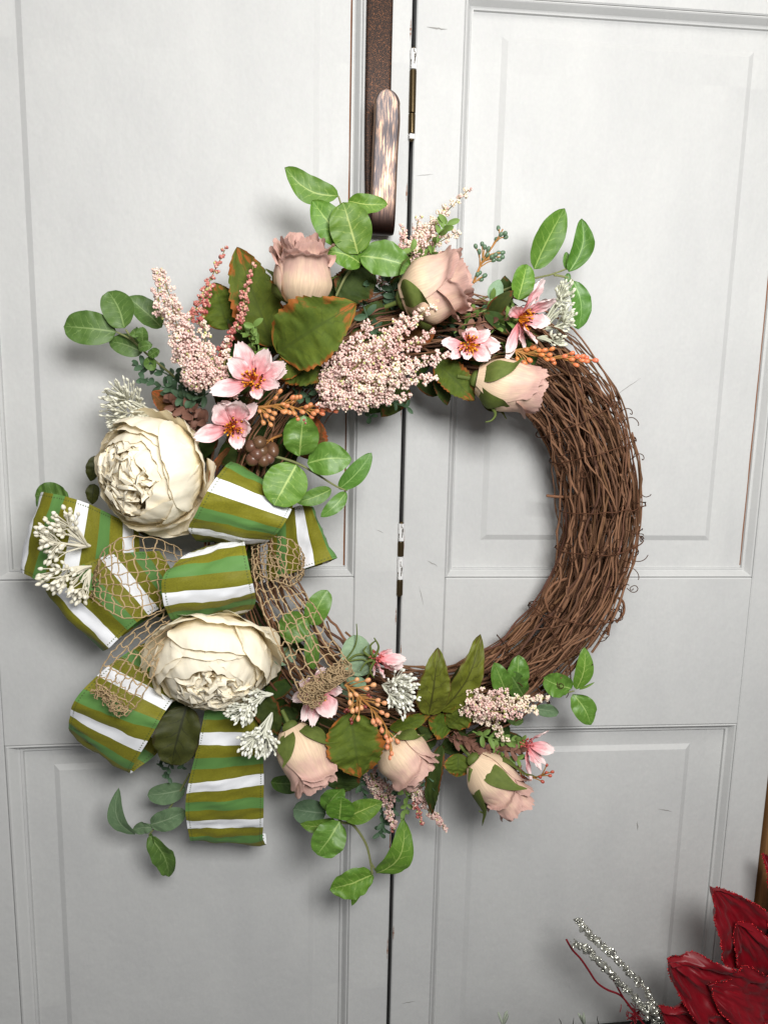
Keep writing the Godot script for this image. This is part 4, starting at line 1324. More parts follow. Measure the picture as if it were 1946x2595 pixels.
	leaf(g, Vector3(0.0742,0.2225,0.0660), Vector3(0.0824,0.2437,0.0620), 34, "sage", {"kind": "blade"})
	leaf(g, Vector3(-0.0444,-0.1672,0.0700), Vector3(-0.0680,-0.1843,0.0640), 60, "sage", {"kind": "round"})
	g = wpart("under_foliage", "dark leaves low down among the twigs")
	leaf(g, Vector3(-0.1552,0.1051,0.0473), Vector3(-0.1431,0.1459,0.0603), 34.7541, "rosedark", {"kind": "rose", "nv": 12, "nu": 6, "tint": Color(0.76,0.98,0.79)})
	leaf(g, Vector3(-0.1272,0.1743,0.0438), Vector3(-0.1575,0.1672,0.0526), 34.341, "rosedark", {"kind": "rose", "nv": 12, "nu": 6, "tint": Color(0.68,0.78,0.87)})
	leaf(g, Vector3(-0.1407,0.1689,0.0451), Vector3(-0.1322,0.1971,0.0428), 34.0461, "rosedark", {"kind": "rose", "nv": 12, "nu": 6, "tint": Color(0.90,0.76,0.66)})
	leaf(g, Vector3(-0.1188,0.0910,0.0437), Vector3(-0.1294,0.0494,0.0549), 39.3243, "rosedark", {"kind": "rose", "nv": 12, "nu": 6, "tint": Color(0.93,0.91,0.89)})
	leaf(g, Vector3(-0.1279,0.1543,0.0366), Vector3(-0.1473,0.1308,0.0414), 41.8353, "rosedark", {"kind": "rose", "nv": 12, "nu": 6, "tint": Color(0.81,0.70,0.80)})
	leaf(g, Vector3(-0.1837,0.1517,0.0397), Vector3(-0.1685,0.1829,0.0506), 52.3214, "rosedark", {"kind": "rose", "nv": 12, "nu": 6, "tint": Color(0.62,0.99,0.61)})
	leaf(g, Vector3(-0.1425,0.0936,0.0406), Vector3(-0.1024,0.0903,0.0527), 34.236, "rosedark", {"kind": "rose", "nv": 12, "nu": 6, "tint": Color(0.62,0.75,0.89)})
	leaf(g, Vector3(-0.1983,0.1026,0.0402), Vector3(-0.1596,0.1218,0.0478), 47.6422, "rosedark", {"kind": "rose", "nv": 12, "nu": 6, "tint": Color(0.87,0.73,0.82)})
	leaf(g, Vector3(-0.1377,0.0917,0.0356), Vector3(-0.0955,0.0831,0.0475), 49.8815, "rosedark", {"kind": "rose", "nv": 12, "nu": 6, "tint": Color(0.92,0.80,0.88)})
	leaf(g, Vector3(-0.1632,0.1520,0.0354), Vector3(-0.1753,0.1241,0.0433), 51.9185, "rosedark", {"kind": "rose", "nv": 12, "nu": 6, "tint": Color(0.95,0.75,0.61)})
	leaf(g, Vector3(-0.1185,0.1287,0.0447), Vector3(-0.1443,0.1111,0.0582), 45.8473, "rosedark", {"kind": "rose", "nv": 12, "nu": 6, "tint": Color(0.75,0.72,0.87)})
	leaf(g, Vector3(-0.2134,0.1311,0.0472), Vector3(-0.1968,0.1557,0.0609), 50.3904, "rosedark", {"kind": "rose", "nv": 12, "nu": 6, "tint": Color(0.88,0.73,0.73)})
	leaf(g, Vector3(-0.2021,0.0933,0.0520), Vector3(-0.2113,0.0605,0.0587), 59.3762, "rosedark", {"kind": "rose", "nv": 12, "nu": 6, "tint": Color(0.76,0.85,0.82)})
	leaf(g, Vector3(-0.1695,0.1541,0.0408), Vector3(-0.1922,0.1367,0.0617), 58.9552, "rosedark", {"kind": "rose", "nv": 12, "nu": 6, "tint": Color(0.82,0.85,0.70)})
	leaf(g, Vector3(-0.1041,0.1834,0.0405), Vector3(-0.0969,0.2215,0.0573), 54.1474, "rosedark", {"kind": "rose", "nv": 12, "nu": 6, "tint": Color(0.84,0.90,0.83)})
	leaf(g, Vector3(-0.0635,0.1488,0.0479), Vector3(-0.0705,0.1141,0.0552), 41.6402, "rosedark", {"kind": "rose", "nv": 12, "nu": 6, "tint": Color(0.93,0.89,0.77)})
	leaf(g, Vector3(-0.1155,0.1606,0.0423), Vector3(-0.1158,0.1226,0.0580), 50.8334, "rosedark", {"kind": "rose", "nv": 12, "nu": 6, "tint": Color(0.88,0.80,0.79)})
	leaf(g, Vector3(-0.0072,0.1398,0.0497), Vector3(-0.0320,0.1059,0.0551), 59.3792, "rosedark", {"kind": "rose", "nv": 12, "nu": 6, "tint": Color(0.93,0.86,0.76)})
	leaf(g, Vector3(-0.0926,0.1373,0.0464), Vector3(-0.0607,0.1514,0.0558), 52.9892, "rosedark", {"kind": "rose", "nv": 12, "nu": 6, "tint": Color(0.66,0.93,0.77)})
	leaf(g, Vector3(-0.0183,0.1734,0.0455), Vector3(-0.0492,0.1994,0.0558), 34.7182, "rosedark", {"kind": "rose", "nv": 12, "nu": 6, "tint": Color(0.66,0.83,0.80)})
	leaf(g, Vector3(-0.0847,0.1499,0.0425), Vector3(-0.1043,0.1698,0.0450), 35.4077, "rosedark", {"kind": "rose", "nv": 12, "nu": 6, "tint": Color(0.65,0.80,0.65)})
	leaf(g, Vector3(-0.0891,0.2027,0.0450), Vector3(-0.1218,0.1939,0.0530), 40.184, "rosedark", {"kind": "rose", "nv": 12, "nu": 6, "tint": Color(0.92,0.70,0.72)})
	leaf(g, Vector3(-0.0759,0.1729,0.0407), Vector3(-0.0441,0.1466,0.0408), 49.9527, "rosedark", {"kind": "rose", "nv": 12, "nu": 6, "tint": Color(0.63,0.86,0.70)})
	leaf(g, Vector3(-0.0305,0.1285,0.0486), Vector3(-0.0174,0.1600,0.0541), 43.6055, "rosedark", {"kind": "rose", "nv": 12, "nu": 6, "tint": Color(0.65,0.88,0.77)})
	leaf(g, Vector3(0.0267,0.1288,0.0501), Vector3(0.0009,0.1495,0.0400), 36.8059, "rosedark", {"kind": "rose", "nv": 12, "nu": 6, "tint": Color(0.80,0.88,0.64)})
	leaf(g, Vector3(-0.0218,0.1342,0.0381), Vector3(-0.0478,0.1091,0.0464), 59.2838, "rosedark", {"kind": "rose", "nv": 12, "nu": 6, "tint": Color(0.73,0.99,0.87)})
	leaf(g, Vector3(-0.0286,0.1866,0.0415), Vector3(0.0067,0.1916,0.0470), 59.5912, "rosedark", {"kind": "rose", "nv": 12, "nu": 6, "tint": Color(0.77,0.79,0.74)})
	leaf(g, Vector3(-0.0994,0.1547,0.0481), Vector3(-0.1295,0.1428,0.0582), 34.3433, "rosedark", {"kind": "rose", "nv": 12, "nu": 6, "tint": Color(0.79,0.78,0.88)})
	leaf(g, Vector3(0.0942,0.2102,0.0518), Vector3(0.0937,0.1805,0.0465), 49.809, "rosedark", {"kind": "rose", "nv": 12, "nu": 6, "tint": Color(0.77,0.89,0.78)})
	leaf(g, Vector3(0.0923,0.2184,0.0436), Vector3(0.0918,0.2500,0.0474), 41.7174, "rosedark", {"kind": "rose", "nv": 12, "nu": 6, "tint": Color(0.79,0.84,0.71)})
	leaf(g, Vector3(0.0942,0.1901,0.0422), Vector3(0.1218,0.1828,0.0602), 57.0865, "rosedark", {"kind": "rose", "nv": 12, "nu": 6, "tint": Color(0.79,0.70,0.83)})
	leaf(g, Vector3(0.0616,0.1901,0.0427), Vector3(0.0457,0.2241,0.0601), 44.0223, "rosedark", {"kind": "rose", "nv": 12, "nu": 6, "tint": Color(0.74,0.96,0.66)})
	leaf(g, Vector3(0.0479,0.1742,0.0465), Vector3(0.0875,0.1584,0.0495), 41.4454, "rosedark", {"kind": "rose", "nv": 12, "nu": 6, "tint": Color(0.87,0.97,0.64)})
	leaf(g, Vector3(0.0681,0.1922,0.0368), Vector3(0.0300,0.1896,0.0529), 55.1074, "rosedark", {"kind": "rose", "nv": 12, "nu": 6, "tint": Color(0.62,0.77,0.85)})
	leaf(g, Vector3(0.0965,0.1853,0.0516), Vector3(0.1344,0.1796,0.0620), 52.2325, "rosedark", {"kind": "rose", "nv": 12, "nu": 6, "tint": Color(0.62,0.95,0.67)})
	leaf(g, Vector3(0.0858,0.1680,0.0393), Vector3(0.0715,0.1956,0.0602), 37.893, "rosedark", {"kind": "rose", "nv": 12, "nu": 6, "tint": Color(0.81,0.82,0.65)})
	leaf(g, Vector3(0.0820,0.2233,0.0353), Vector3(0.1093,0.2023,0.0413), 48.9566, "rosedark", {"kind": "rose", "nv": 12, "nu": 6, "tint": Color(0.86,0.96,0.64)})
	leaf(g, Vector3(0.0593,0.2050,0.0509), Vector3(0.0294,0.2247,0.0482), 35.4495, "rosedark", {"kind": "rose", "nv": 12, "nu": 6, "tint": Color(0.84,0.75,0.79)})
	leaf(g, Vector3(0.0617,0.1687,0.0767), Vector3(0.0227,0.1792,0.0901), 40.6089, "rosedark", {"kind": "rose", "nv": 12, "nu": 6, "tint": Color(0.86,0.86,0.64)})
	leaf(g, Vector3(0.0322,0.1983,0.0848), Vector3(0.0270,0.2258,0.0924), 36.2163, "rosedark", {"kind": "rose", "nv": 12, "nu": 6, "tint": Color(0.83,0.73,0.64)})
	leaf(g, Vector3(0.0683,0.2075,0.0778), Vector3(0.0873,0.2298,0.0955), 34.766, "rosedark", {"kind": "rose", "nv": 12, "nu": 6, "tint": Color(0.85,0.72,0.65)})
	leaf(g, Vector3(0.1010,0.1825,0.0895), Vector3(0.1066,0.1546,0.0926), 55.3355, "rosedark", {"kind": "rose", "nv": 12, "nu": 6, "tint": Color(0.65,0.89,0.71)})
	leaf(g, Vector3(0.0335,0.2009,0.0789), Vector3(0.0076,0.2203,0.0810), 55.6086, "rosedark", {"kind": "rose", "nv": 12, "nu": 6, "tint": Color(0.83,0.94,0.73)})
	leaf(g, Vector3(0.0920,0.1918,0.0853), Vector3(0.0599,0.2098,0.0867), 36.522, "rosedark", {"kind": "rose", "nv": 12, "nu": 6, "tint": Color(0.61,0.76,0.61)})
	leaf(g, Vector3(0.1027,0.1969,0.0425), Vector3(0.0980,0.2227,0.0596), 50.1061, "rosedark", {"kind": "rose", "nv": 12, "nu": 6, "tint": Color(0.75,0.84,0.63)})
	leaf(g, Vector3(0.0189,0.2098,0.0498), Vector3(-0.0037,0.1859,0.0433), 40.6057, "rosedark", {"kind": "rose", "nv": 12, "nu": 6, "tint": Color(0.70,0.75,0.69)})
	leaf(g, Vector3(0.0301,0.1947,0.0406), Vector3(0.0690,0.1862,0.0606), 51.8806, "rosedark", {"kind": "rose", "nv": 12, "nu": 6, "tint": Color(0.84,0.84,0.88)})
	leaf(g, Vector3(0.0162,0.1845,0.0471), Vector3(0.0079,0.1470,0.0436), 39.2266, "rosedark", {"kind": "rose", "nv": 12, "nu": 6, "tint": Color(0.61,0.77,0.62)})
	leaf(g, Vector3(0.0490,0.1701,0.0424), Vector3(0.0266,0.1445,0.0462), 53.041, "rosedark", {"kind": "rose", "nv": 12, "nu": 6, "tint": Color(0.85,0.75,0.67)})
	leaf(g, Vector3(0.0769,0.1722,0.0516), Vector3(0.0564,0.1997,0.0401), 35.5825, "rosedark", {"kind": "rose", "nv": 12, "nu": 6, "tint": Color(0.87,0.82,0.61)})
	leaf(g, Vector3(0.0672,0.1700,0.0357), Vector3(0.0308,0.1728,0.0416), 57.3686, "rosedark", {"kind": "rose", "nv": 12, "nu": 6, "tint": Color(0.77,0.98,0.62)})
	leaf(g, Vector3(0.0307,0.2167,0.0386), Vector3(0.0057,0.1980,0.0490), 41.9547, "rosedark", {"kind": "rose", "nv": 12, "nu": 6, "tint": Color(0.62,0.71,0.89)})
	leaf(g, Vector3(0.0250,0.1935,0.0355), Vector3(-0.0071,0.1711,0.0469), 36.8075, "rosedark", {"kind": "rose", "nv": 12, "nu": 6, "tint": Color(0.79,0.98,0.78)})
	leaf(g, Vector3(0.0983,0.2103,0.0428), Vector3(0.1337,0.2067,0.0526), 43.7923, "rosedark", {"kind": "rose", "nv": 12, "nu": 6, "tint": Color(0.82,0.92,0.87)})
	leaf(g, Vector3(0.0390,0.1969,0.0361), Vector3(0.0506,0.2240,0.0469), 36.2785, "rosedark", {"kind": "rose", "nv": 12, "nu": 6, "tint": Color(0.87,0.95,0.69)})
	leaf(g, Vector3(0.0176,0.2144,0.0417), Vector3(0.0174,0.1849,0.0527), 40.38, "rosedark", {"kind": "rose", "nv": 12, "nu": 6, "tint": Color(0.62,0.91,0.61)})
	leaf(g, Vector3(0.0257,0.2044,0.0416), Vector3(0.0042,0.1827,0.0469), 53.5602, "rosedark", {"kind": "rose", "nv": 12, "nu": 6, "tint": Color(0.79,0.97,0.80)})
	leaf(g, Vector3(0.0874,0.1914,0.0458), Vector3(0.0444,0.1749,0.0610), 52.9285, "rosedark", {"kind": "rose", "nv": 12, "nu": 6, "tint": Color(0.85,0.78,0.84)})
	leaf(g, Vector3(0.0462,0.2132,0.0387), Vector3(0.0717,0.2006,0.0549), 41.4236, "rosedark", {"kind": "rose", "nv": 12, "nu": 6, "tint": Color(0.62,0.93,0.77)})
	leaf(g, Vector3(0.0050,0.2148,0.0495), Vector3(0.0269,0.1908,0.0609), 49.912, "rosedark", {"kind": "rose", "nv": 12, "nu": 6, "tint": Color(0.68,0.83,0.71)})
	leaf(g, Vector3(0.0384,0.2180,0.0471), Vector3(0.0023,0.2375,0.0421), 47.7881, "rosedark", {"kind": "rose", "nv": 12, "nu": 6, "tint": Color(0.66,0.91,0.73)})
	leaf(g, Vector3(0.1066,0.1805,0.0505), Vector3(0.1337,0.1588,0.0501), 45.288, "rosedark", {"kind": "rose", "nv": 12, "nu": 6, "tint": Color(0.75,0.93,0.88)})
	leaf(g, Vector3(0.0622,0.1704,0.0487), Vector3(0.0362,0.1863,0.0492), 35.3601, "rosedark", {"kind": "rose", "nv": 12, "nu": 6, "tint": Color(0.94,0.71,0.77)})
	leaf(g, Vector3(0.0587,0.1752,0.0390), Vector3(0.0327,0.1547,0.0444), 48.6232, "rosedark", {"kind": "rose", "nv": 12, "nu": 6, "tint": Color(0.72,0.93,0.67)})
	leaf(g, Vector3(-0.1469,0.0919,0.0493), Vector3(-0.1061,0.0974,0.0536), 44.4223, "rosedark", {"kind": "rose", "nv": 12, "nu": 6, "tint": Color(0.65,0.95,0.75)})
	leaf(g, Vector3(-0.1612,0.0957,0.0502), Vector3(-0.1295,0.0728,0.0444), 54.723, "rosedark", {"kind": "rose", "nv": 12, "nu": 6, "tint": Color(0.71,0.90,0.86)})
	leaf(g, Vector3(-0.1345,0.0633,0.0432), Vector3(-0.1543,0.0443,0.0529), 38.8032, "rosedark", {"kind": "rose", "nv": 12, "nu": 6, "tint": Color(0.74,0.80,0.61)})
	leaf(g, Vector3(-0.1489,0.0845,0.0412), Vector3(-0.1860,0.0796,0.0616), 55.2037, "rosedark", {"kind": "rose", "nv": 12, "nu": 6, "tint": Color(0.92,0.91,0.80)})
	leaf(g, Vector3(-0.1385,0.0636,0.0462), Vector3(-0.1627,0.0352,0.0515), 41.3885, "rosedark", {"kind": "rose", "nv": 12, "nu": 6, "tint": Color(0.63,0.73,0.71)})
	leaf(g, Vector3(-0.1364,0.0661,0.0507), Vector3(-0.1437,0.0976,0.0460), 52.6178, "rosedark", {"kind": "rose", "nv": 12, "nu": 6, "tint": Color(0.63,0.93,0.80)})
	leaf(g, Vector3(-0.1189,0.0588,0.0473), Vector3(-0.1348,0.0974,0.0534), 39.4274, "rosedark", {"kind": "rose", "nv": 12, "nu": 6, "tint": Color(0.78,0.97,0.67)})
	leaf(g, Vector3(-0.1181,0.0765,0.0410), Vector3(-0.1400,0.0590,0.0439), 50.9804, "rosedark", {"kind": "rose", "nv": 12, "nu": 6, "tint": Color(0.91,0.97,0.78)})
	leaf(g, Vector3(-0.1363,-0.1398,0.0469), Vector3(-0.1506,-0.1019,0.0482), 57.056, "rosedark", {"kind": "rose", "nv": 12, "nu": 6, "tint": Color(0.67,0.79,0.68)})
	leaf(g, Vector3(-0.1248,-0.2298,0.0478), Vector3(-0.1043,-0.2702,0.0449), 35.6299, "rosedark", {"kind": "rose", "nv": 12, "nu": 6, "tint": Color(0.80,0.95,0.86)})
	leaf(g, Vector3(-0.1197,-0.1737,0.0503), Vector3(-0.1538,-0.1925,0.0467), 41.2995, "rosedark", {"kind": "rose", "nv": 12, "nu": 6, "tint": Color(0.81,0.99,0.66)})
	leaf(g, Vector3(-0.1537,-0.1435,0.0373), Vector3(-0.1893,-0.1245,0.0442), 49.4576, "rosedark", {"kind": "rose", "nv": 12, "nu": 6, "tint": Color(0.83,0.91,0.82)})
	leaf(g, Vector3(-0.1523,-0.1847,0.0397), Vector3(-0.1292,-0.1367,0.0587), 50.7747, "rosedark", {"kind": "rose", "nv": 12, "nu": 6, "tint": Color(0.92,0.77,0.81)})
	leaf(g, Vector3(-0.1139,-0.1862,0.0368), Vector3(-0.0871,-0.2058,0.0420), 37.9509, "rosedark", {"kind": "rose", "nv": 12, "nu": 6, "tint": Color(0.82,0.73,0.83)})
	leaf(g, Vector3(-0.1192,-0.2193,0.0506), Vector3(-0.1060,-0.1737,0.0611), 50.2526, "rosedark", {"kind": "rose", "nv": 12, "nu": 6, "tint": Color(0.94,0.73,0.63)})
	leaf(g, Vector3(-0.1519,-0.1506,0.0462), Vector3(-0.1772,-0.1735,0.0563), 36.1783, "rosedark", {"kind": "rose", "nv": 12, "nu": 6, "tint": Color(0.74,0.86,0.71)})
	leaf(g, Vector3(-0.1496,-0.1964,0.0429), Vector3(-0.1775,-0.2182,0.0612), 58.5708, "rosedark", {"kind": "rose", "nv": 12, "nu": 6, "tint": Color(0.63,0.93,0.82)})
	leaf(g, Vector3(-0.1407,-0.1404,0.0473), Vector3(-0.1744,-0.1398,0.0602), 43.9344, "rosedark", {"kind": "rose", "nv": 12, "nu": 6, "tint": Color(0.70,0.85,0.81)})
	leaf(g, Vector3(-0.1907,0.0466,0.0493), Vector3(-0.2003,0.0146,0.0514), 35.3103, "rosedark", {"kind": "rose", "nv": 12, "nu": 6, "tint": Color(0.75,0.77,0.80)})
	leaf(g, Vector3(-0.2508,0.0813,0.0517), Vector3(-0.2231,0.0618,0.0519), 44.0435, "rosedark", {"kind": "rose", "nv": 12, "nu": 6, "tint": Color(0.93,0.73,0.71)})
	leaf(g, Vector3(-0.1892,0.1118,0.0343), Vector3(-0.1848,0.1450,0.0455), 45.914, "rosedark", {"kind": "rose", "nv": 12, "nu": 6, "tint": Color(0.73,0.86,0.62)})
	leaf(g, Vector3(-0.2426,-0.0027,0.0355), Vector3(-0.2738,-0.0136,0.0461), 58.8236, "rosedark", {"kind": "rose", "nv": 12, "nu": 6, "tint": Color(0.84,0.85,0.62)})
	leaf(g, Vector3(-0.2252,0.0229,0.0502), Vector3(-0.2582,0.0084,0.0542), 50.5321, "rosedark", {"kind": "rose", "nv": 12, "nu": 6, "tint": Color(0.61,0.71,0.83)})
	leaf(g, Vector3(-0.2247,0.0101,0.0408), Vector3(-0.2029,0.0514,0.0620), 53.6624, "rosedark", {"kind": "rose", "nv": 12, "nu": 6, "tint": Color(0.91,0.74,0.83)})
	leaf(g, Vector3(-0.2241,-0.0014,0.0416), Vector3(-0.1925,0.0006,0.0460), 46.2158, "rosedark", {"kind": "rose", "nv": 12, "nu": 6, "tint": Color(0.70,0.90,0.64)})
	leaf(g, Vector3(-0.2434,0.0600,0.0502), Vector3(-0.2133,0.0461,0.0595), 39.1098, "rosedark", {"kind": "rose", "nv": 12, "nu": 6, "tint": Color(0.61,0.95,0.89)})
	leaf(g, Vector3(-0.2062,0.0972,0.0509), Vector3(-0.2042,0.0540,0.0407), 38.8049, "rosedark", {"kind": "rose", "nv": 12, "nu": 6, "tint": Color(0.75,0.78,0.83)})
	leaf(g, Vector3(-0.2267,0.0235,0.0515), Vector3(-0.2063,-0.0058,0.0554), 36.3416, "rosedark", {"kind": "rose", "nv": 12, "nu": 6, "tint": Color(0.64,0.89,0.71)})
	leaf(g, Vector3(-0.1190,-0.2131,0.0383), Vector3(-0.1588,-0.1817,0.0525), 40.8396, "rosedark", {"kind": "rose", "nv": 12, "nu": 6, "tint": Color(0.79,0.92,0.64)})
	leaf(g, Vector3(-0.1078,-0.2266,0.0415), Vector3(-0.0649,-0.2263,0.0511), 49.8731, "rosedark", {"kind": "rose", "nv": 12, "nu": 6, "tint": Color(0.88,0.72,0.75)})
	leaf(g, Vector3(-0.1517,-0.2057,0.0394), Vector3(-0.1682,-0.2266,0.0499), 51.0268, "rosedark", {"kind": "rose", "nv": 12, "nu": 6, "tint": Color(0.92,0.81,0.76)})
	leaf(g, Vector3(-0.0842,-0.2435,0.0394), Vector3(-0.0392,-0.2273,0.0437), 58.2292, "rosedark", {"kind": "rose", "nv": 12, "nu": 6, "tint": Color(0.63,0.83,0.82)})
	leaf(g, Vector3(-0.1032,-0.2056,0.0439), Vector3(-0.0733,-0.1836,0.0583), 37.5881, "rosedark", {"kind": "rose", "nv": 12, "nu": 6, "tint": Color(0.72,0.85,0.77)})
	leaf(g, Vector3(-0.1350,-0.2102,0.0402), Vector3(-0.1059,-0.2222,0.0432), 59.1557, "rosedark", {"kind": "rose", "nv": 12, "nu": 6, "tint": Color(0.69,0.78,0.84)})
	leaf(g, Vector3(-0.0819,-0.1995,0.0410), Vector3(-0.0640,-0.1573,0.0538), 40.3886, "rosedark", {"kind": "rose", "nv": 12, "nu": 6, "tint": Color(0.69,0.96,0.73)})
	leaf(g, Vector3(-0.0668,-0.1920,0.0473), Vector3(-0.0468,-0.2152,0.0523), 34.2508, "rosedark", {"kind": "rose", "nv": 12, "nu": 6, "tint": Color(0.62,0.95,0.75)})
	leaf(g, Vector3(-0.0695,-0.1834,0.0470), Vector3(-0.0969,-0.1624,0.0534), 49.9132, "rosedark", {"kind": "rose", "nv": 12, "nu": 6, "tint": Color(0.68,0.98,0.63)})
	leaf(g, Vector3(-0.0456,-0.2415,0.0423), Vector3(-0.0202,-0.2552,0.0543), 57.1938, "rosedark", {"kind": "rose", "nv": 12, "nu": 6, "tint": Color(0.85,0.72,0.79)})
	leaf(g, Vector3(0.0757,-0.2168,0.0394), Vector3(0.0750,-0.1790,0.0400), 53.7135, "rosedark", {"kind": "rose", "nv": 12, "nu": 6, "tint": Color(0.78,0.97,0.74)})
	leaf(g, Vector3(-0.0315,-0.2189,0.0377), Vector3(-0.0350,-0.2672,0.0419), 43.1711, "rosedark", {"kind": "rose", "nv": 12, "nu": 6, "tint": Color(0.63,0.83,0.79)})
	leaf(g, Vector3(0.0437,-0.2155,0.0464), Vector3(0.0701,-0.2470,0.0498), 48.9051, "rosedark", {"kind": "rose", "nv": 12, "nu": 6, "tint": Color(0.92,0.74,0.68)})
	leaf(g, Vector3(0.0200,-0.2344,0.0459), Vector3(0.0518,-0.2088,0.0492), 54.3913, "rosedark", {"kind": "rose", "nv": 12, "nu": 6, "tint": Color(0.89,0.79,0.63)})
	leaf(g, Vector3(-0.0164,-0.2236,0.0453), Vector3(0.0087,-0.1970,0.0541), 58.8616, "rosedark", {"kind": "rose", "nv": 12, "nu": 6, "tint": Color(0.64,0.93,0.70)})
	leaf(g, Vector3(-0.0388,-0.2424,0.0349), Vector3(-0.0203,-0.1955,0.0614), 43.9873, "rosedark", {"kind": "rose", "nv": 12, "nu": 6, "tint": Color(0.82,0.92,0.68)})
	leaf(g, Vector3(0.0063,-0.2222,0.0469), Vector3(0.0330,-0.2413,0.0490), 56.6116, "rosedark", {"kind": "rose", "nv": 12, "nu": 6, "tint": Color(0.62,0.79,0.65)})
	leaf(g, Vector3(0.0943,-0.2562,0.0359), Vector3(0.1220,-0.2249,0.0492), 39.881, "rosedark", {"kind": "rose", "nv": 12, "nu": 6, "tint": Color(0.61,0.87,0.69)})
	leaf(g, Vector3(-0.0390,-0.2324,0.0424), Vector3(0.0041,-0.2134,0.0423), 53.9864, "rosedark", {"kind": "rose", "nv": 12, "nu": 6, "tint": Color(0.64,0.86,0.63)})
	leaf(g, Vector3(0.0984,-0.2387,0.0439), Vector3(0.0605,-0.2434,0.0614), 45.1247, "rosedark", {"kind": "rose", "nv": 12, "nu": 6, "tint": Color(0.67,0.85,0.88)})
	leaf(g, Vector3(0.0023,-0.2377,0.0486), Vector3(0.0332,-0.2186,0.0516), 37.6264, "rosedark", {"kind": "rose", "nv": 12, "nu": 6, "tint": Color(0.62,0.98,0.74)})
	leaf(g, Vector3(-0.1848,-0.0943,0.0391), Vector3(-0.2155,-0.0719,0.0564), 40.6621, "rosedark", {"kind": "rose", "nv": 12, "nu": 6, "tint": Color(0.76,0.93,0.78)})
	leaf(g, Vector3(-0.2160,-0.0138,0.0358), Vector3(-0.2256,0.0285,0.0619), 37.468, "rosedark", {"kind": "rose", "nv": 12, "nu": 6, "tint": Color(0.66,0.73,0.73)})
	leaf(g, Vector3(-0.1664,-0.0886,0.0359), Vector3(-0.1451,-0.1200,0.0528), 40.5488, "rosedark", {"kind": "rose", "nv": 12, "nu": 6, "tint": Color(0.72,0.72,0.82)})
	leaf(g, Vector3(-0.2172,-0.0745,0.0455), Vector3(-0.2366,-0.1067,0.0508), 56.7162, "rosedark", {"kind": "rose", "nv": 12, "nu": 6, "tint": Color(0.92,0.78,0.70)})
	leaf(g, Vector3(-0.1389,-0.0033,0.0516), Vector3(-0.1697,-0.0223,0.0428), 51.0317, "rosedark", {"kind": "rose", "nv": 12, "nu": 6, "tint": Color(0.86,0.92,0.60)})
	leaf(g, Vector3(-0.1320,-0.0253,0.0416), Vector3(-0.1088,0.0098,0.0584), 51.5702, "rosedark", {"kind": "rose", "nv": 12, "nu": 6, "tint": Color(0.72,0.92,0.75)})
	leaf(g, Vector3(-0.1563,-0.0590,0.0429), Vector3(-0.1475,-0.0288,0.0400), 54.5611, "rosedark", {"kind": "rose", "nv": 12, "nu": 6, "tint": Color(0.87,0.95,0.61)})
	leaf(g, Vector3(-0.1741,-0.0415,0.0515), Vector3(-0.1511,-0.0621,0.0588), 40.1926, "rosedark", {"kind": "rose", "nv": 12, "nu": 6, "tint": Color(0.89,0.90,0.72)})
	leaf(g, Vector3(-0.1629,-0.0150,0.0458), Vector3(-0.1670,-0.0423,0.0528), 53.3287, "rosedark", {"kind": "rose", "nv": 12, "nu": 6, "tint": Color(0.78,0.83,0.69)})
	leaf(g, Vector3(-0.1538,-0.0319,0.0420), Vector3(-0.1860,-0.0054,0.0551), 35.6003, "rosedark", {"kind": "rose", "nv": 12, "nu": 6, "tint": Color(0.69,0.95,0.64)})
	leaf(g, Vector3(-0.2561,-0.1032,0.0422), Vector3(-0.2513,-0.0701,0.0496), 54.8757, "rosedark", {"kind": "rose", "nv": 12, "nu": 6, "tint": Color(0.77,0.86,0.61)})
	leaf(g, Vector3(-0.1627,-0.1925,0.0451), Vector3(-0.1922,-0.1554,0.0558), 56.1253, "rosedark", {"kind": "rose", "nv": 12, "nu": 6, "tint": Color(0.82,0.71,0.87)})
	leaf(g, Vector3(-0.1371,-0.1294,0.0358), Vector3(-0.1051,-0.1408,0.0481), 36.3192, "rosedark", {"kind": "rose", "nv": 12, "nu": 6, "tint": Color(0.68,0.70,0.73)})
	leaf(g, Vector3(-0.2260,-0.1833,0.0512), Vector3(-0.2488,-0.2004,0.0597), 51.9199, "rosedark", {"kind": "rose", "nv": 12, "nu": 6, "tint": Color(0.68,0.82,0.74)})
	leaf(g, Vector3(-0.2114,-0.1041,0.0465), Vector3(-0.2486,-0.1112,0.0589), 51.7563, "rosedark", {"kind": "rose", "nv": 12, "nu": 6, "tint": Color(0.87,0.96,0.88)})
	leaf(g, Vector3(-0.1625,-0.1491,0.0499), Vector3(-0.1831,-0.1115,0.0557), 45.5286, "rosedark", {"kind": "rose", "nv": 12, "nu": 6, "tint": Color(0.67,0.80,0.68)})
	leaf(g, Vector3(-0.1772,-0.1905,0.0491), Vector3(-0.1640,-0.2298,0.0480), 36.4624, "rosedark", {"kind": "rose", "nv": 12, "nu": 6, "tint": Color(0.81,0.81,0.64)})
	leaf(g, Vector3(-0.2278,-0.1049,0.0359), Vector3(-0.2068,-0.1343,0.0401), 48.2992, "rosedark", {"kind": "rose", "nv": 12, "nu": 6, "tint": Color(0.94,0.95,0.70)})
	leaf(g, Vector3(-0.1456,-0.1152,0.0351), Vector3(-0.1285,-0.1343,0.0532), 53.6815, "rosedark", {"kind": "rose", "nv": 12, "nu": 6, "tint": Color(0.77,0.94,0.74)})
	leaf(g, Vector3(0.0270,0.2129,0.0417), Vector3(-0.0050,0.2179,0.0497), 55.3927, "rosedark", {"kind": "rose", "nv": 12, "nu": 6, "tint": Color(0.68,0.79,0.84)})
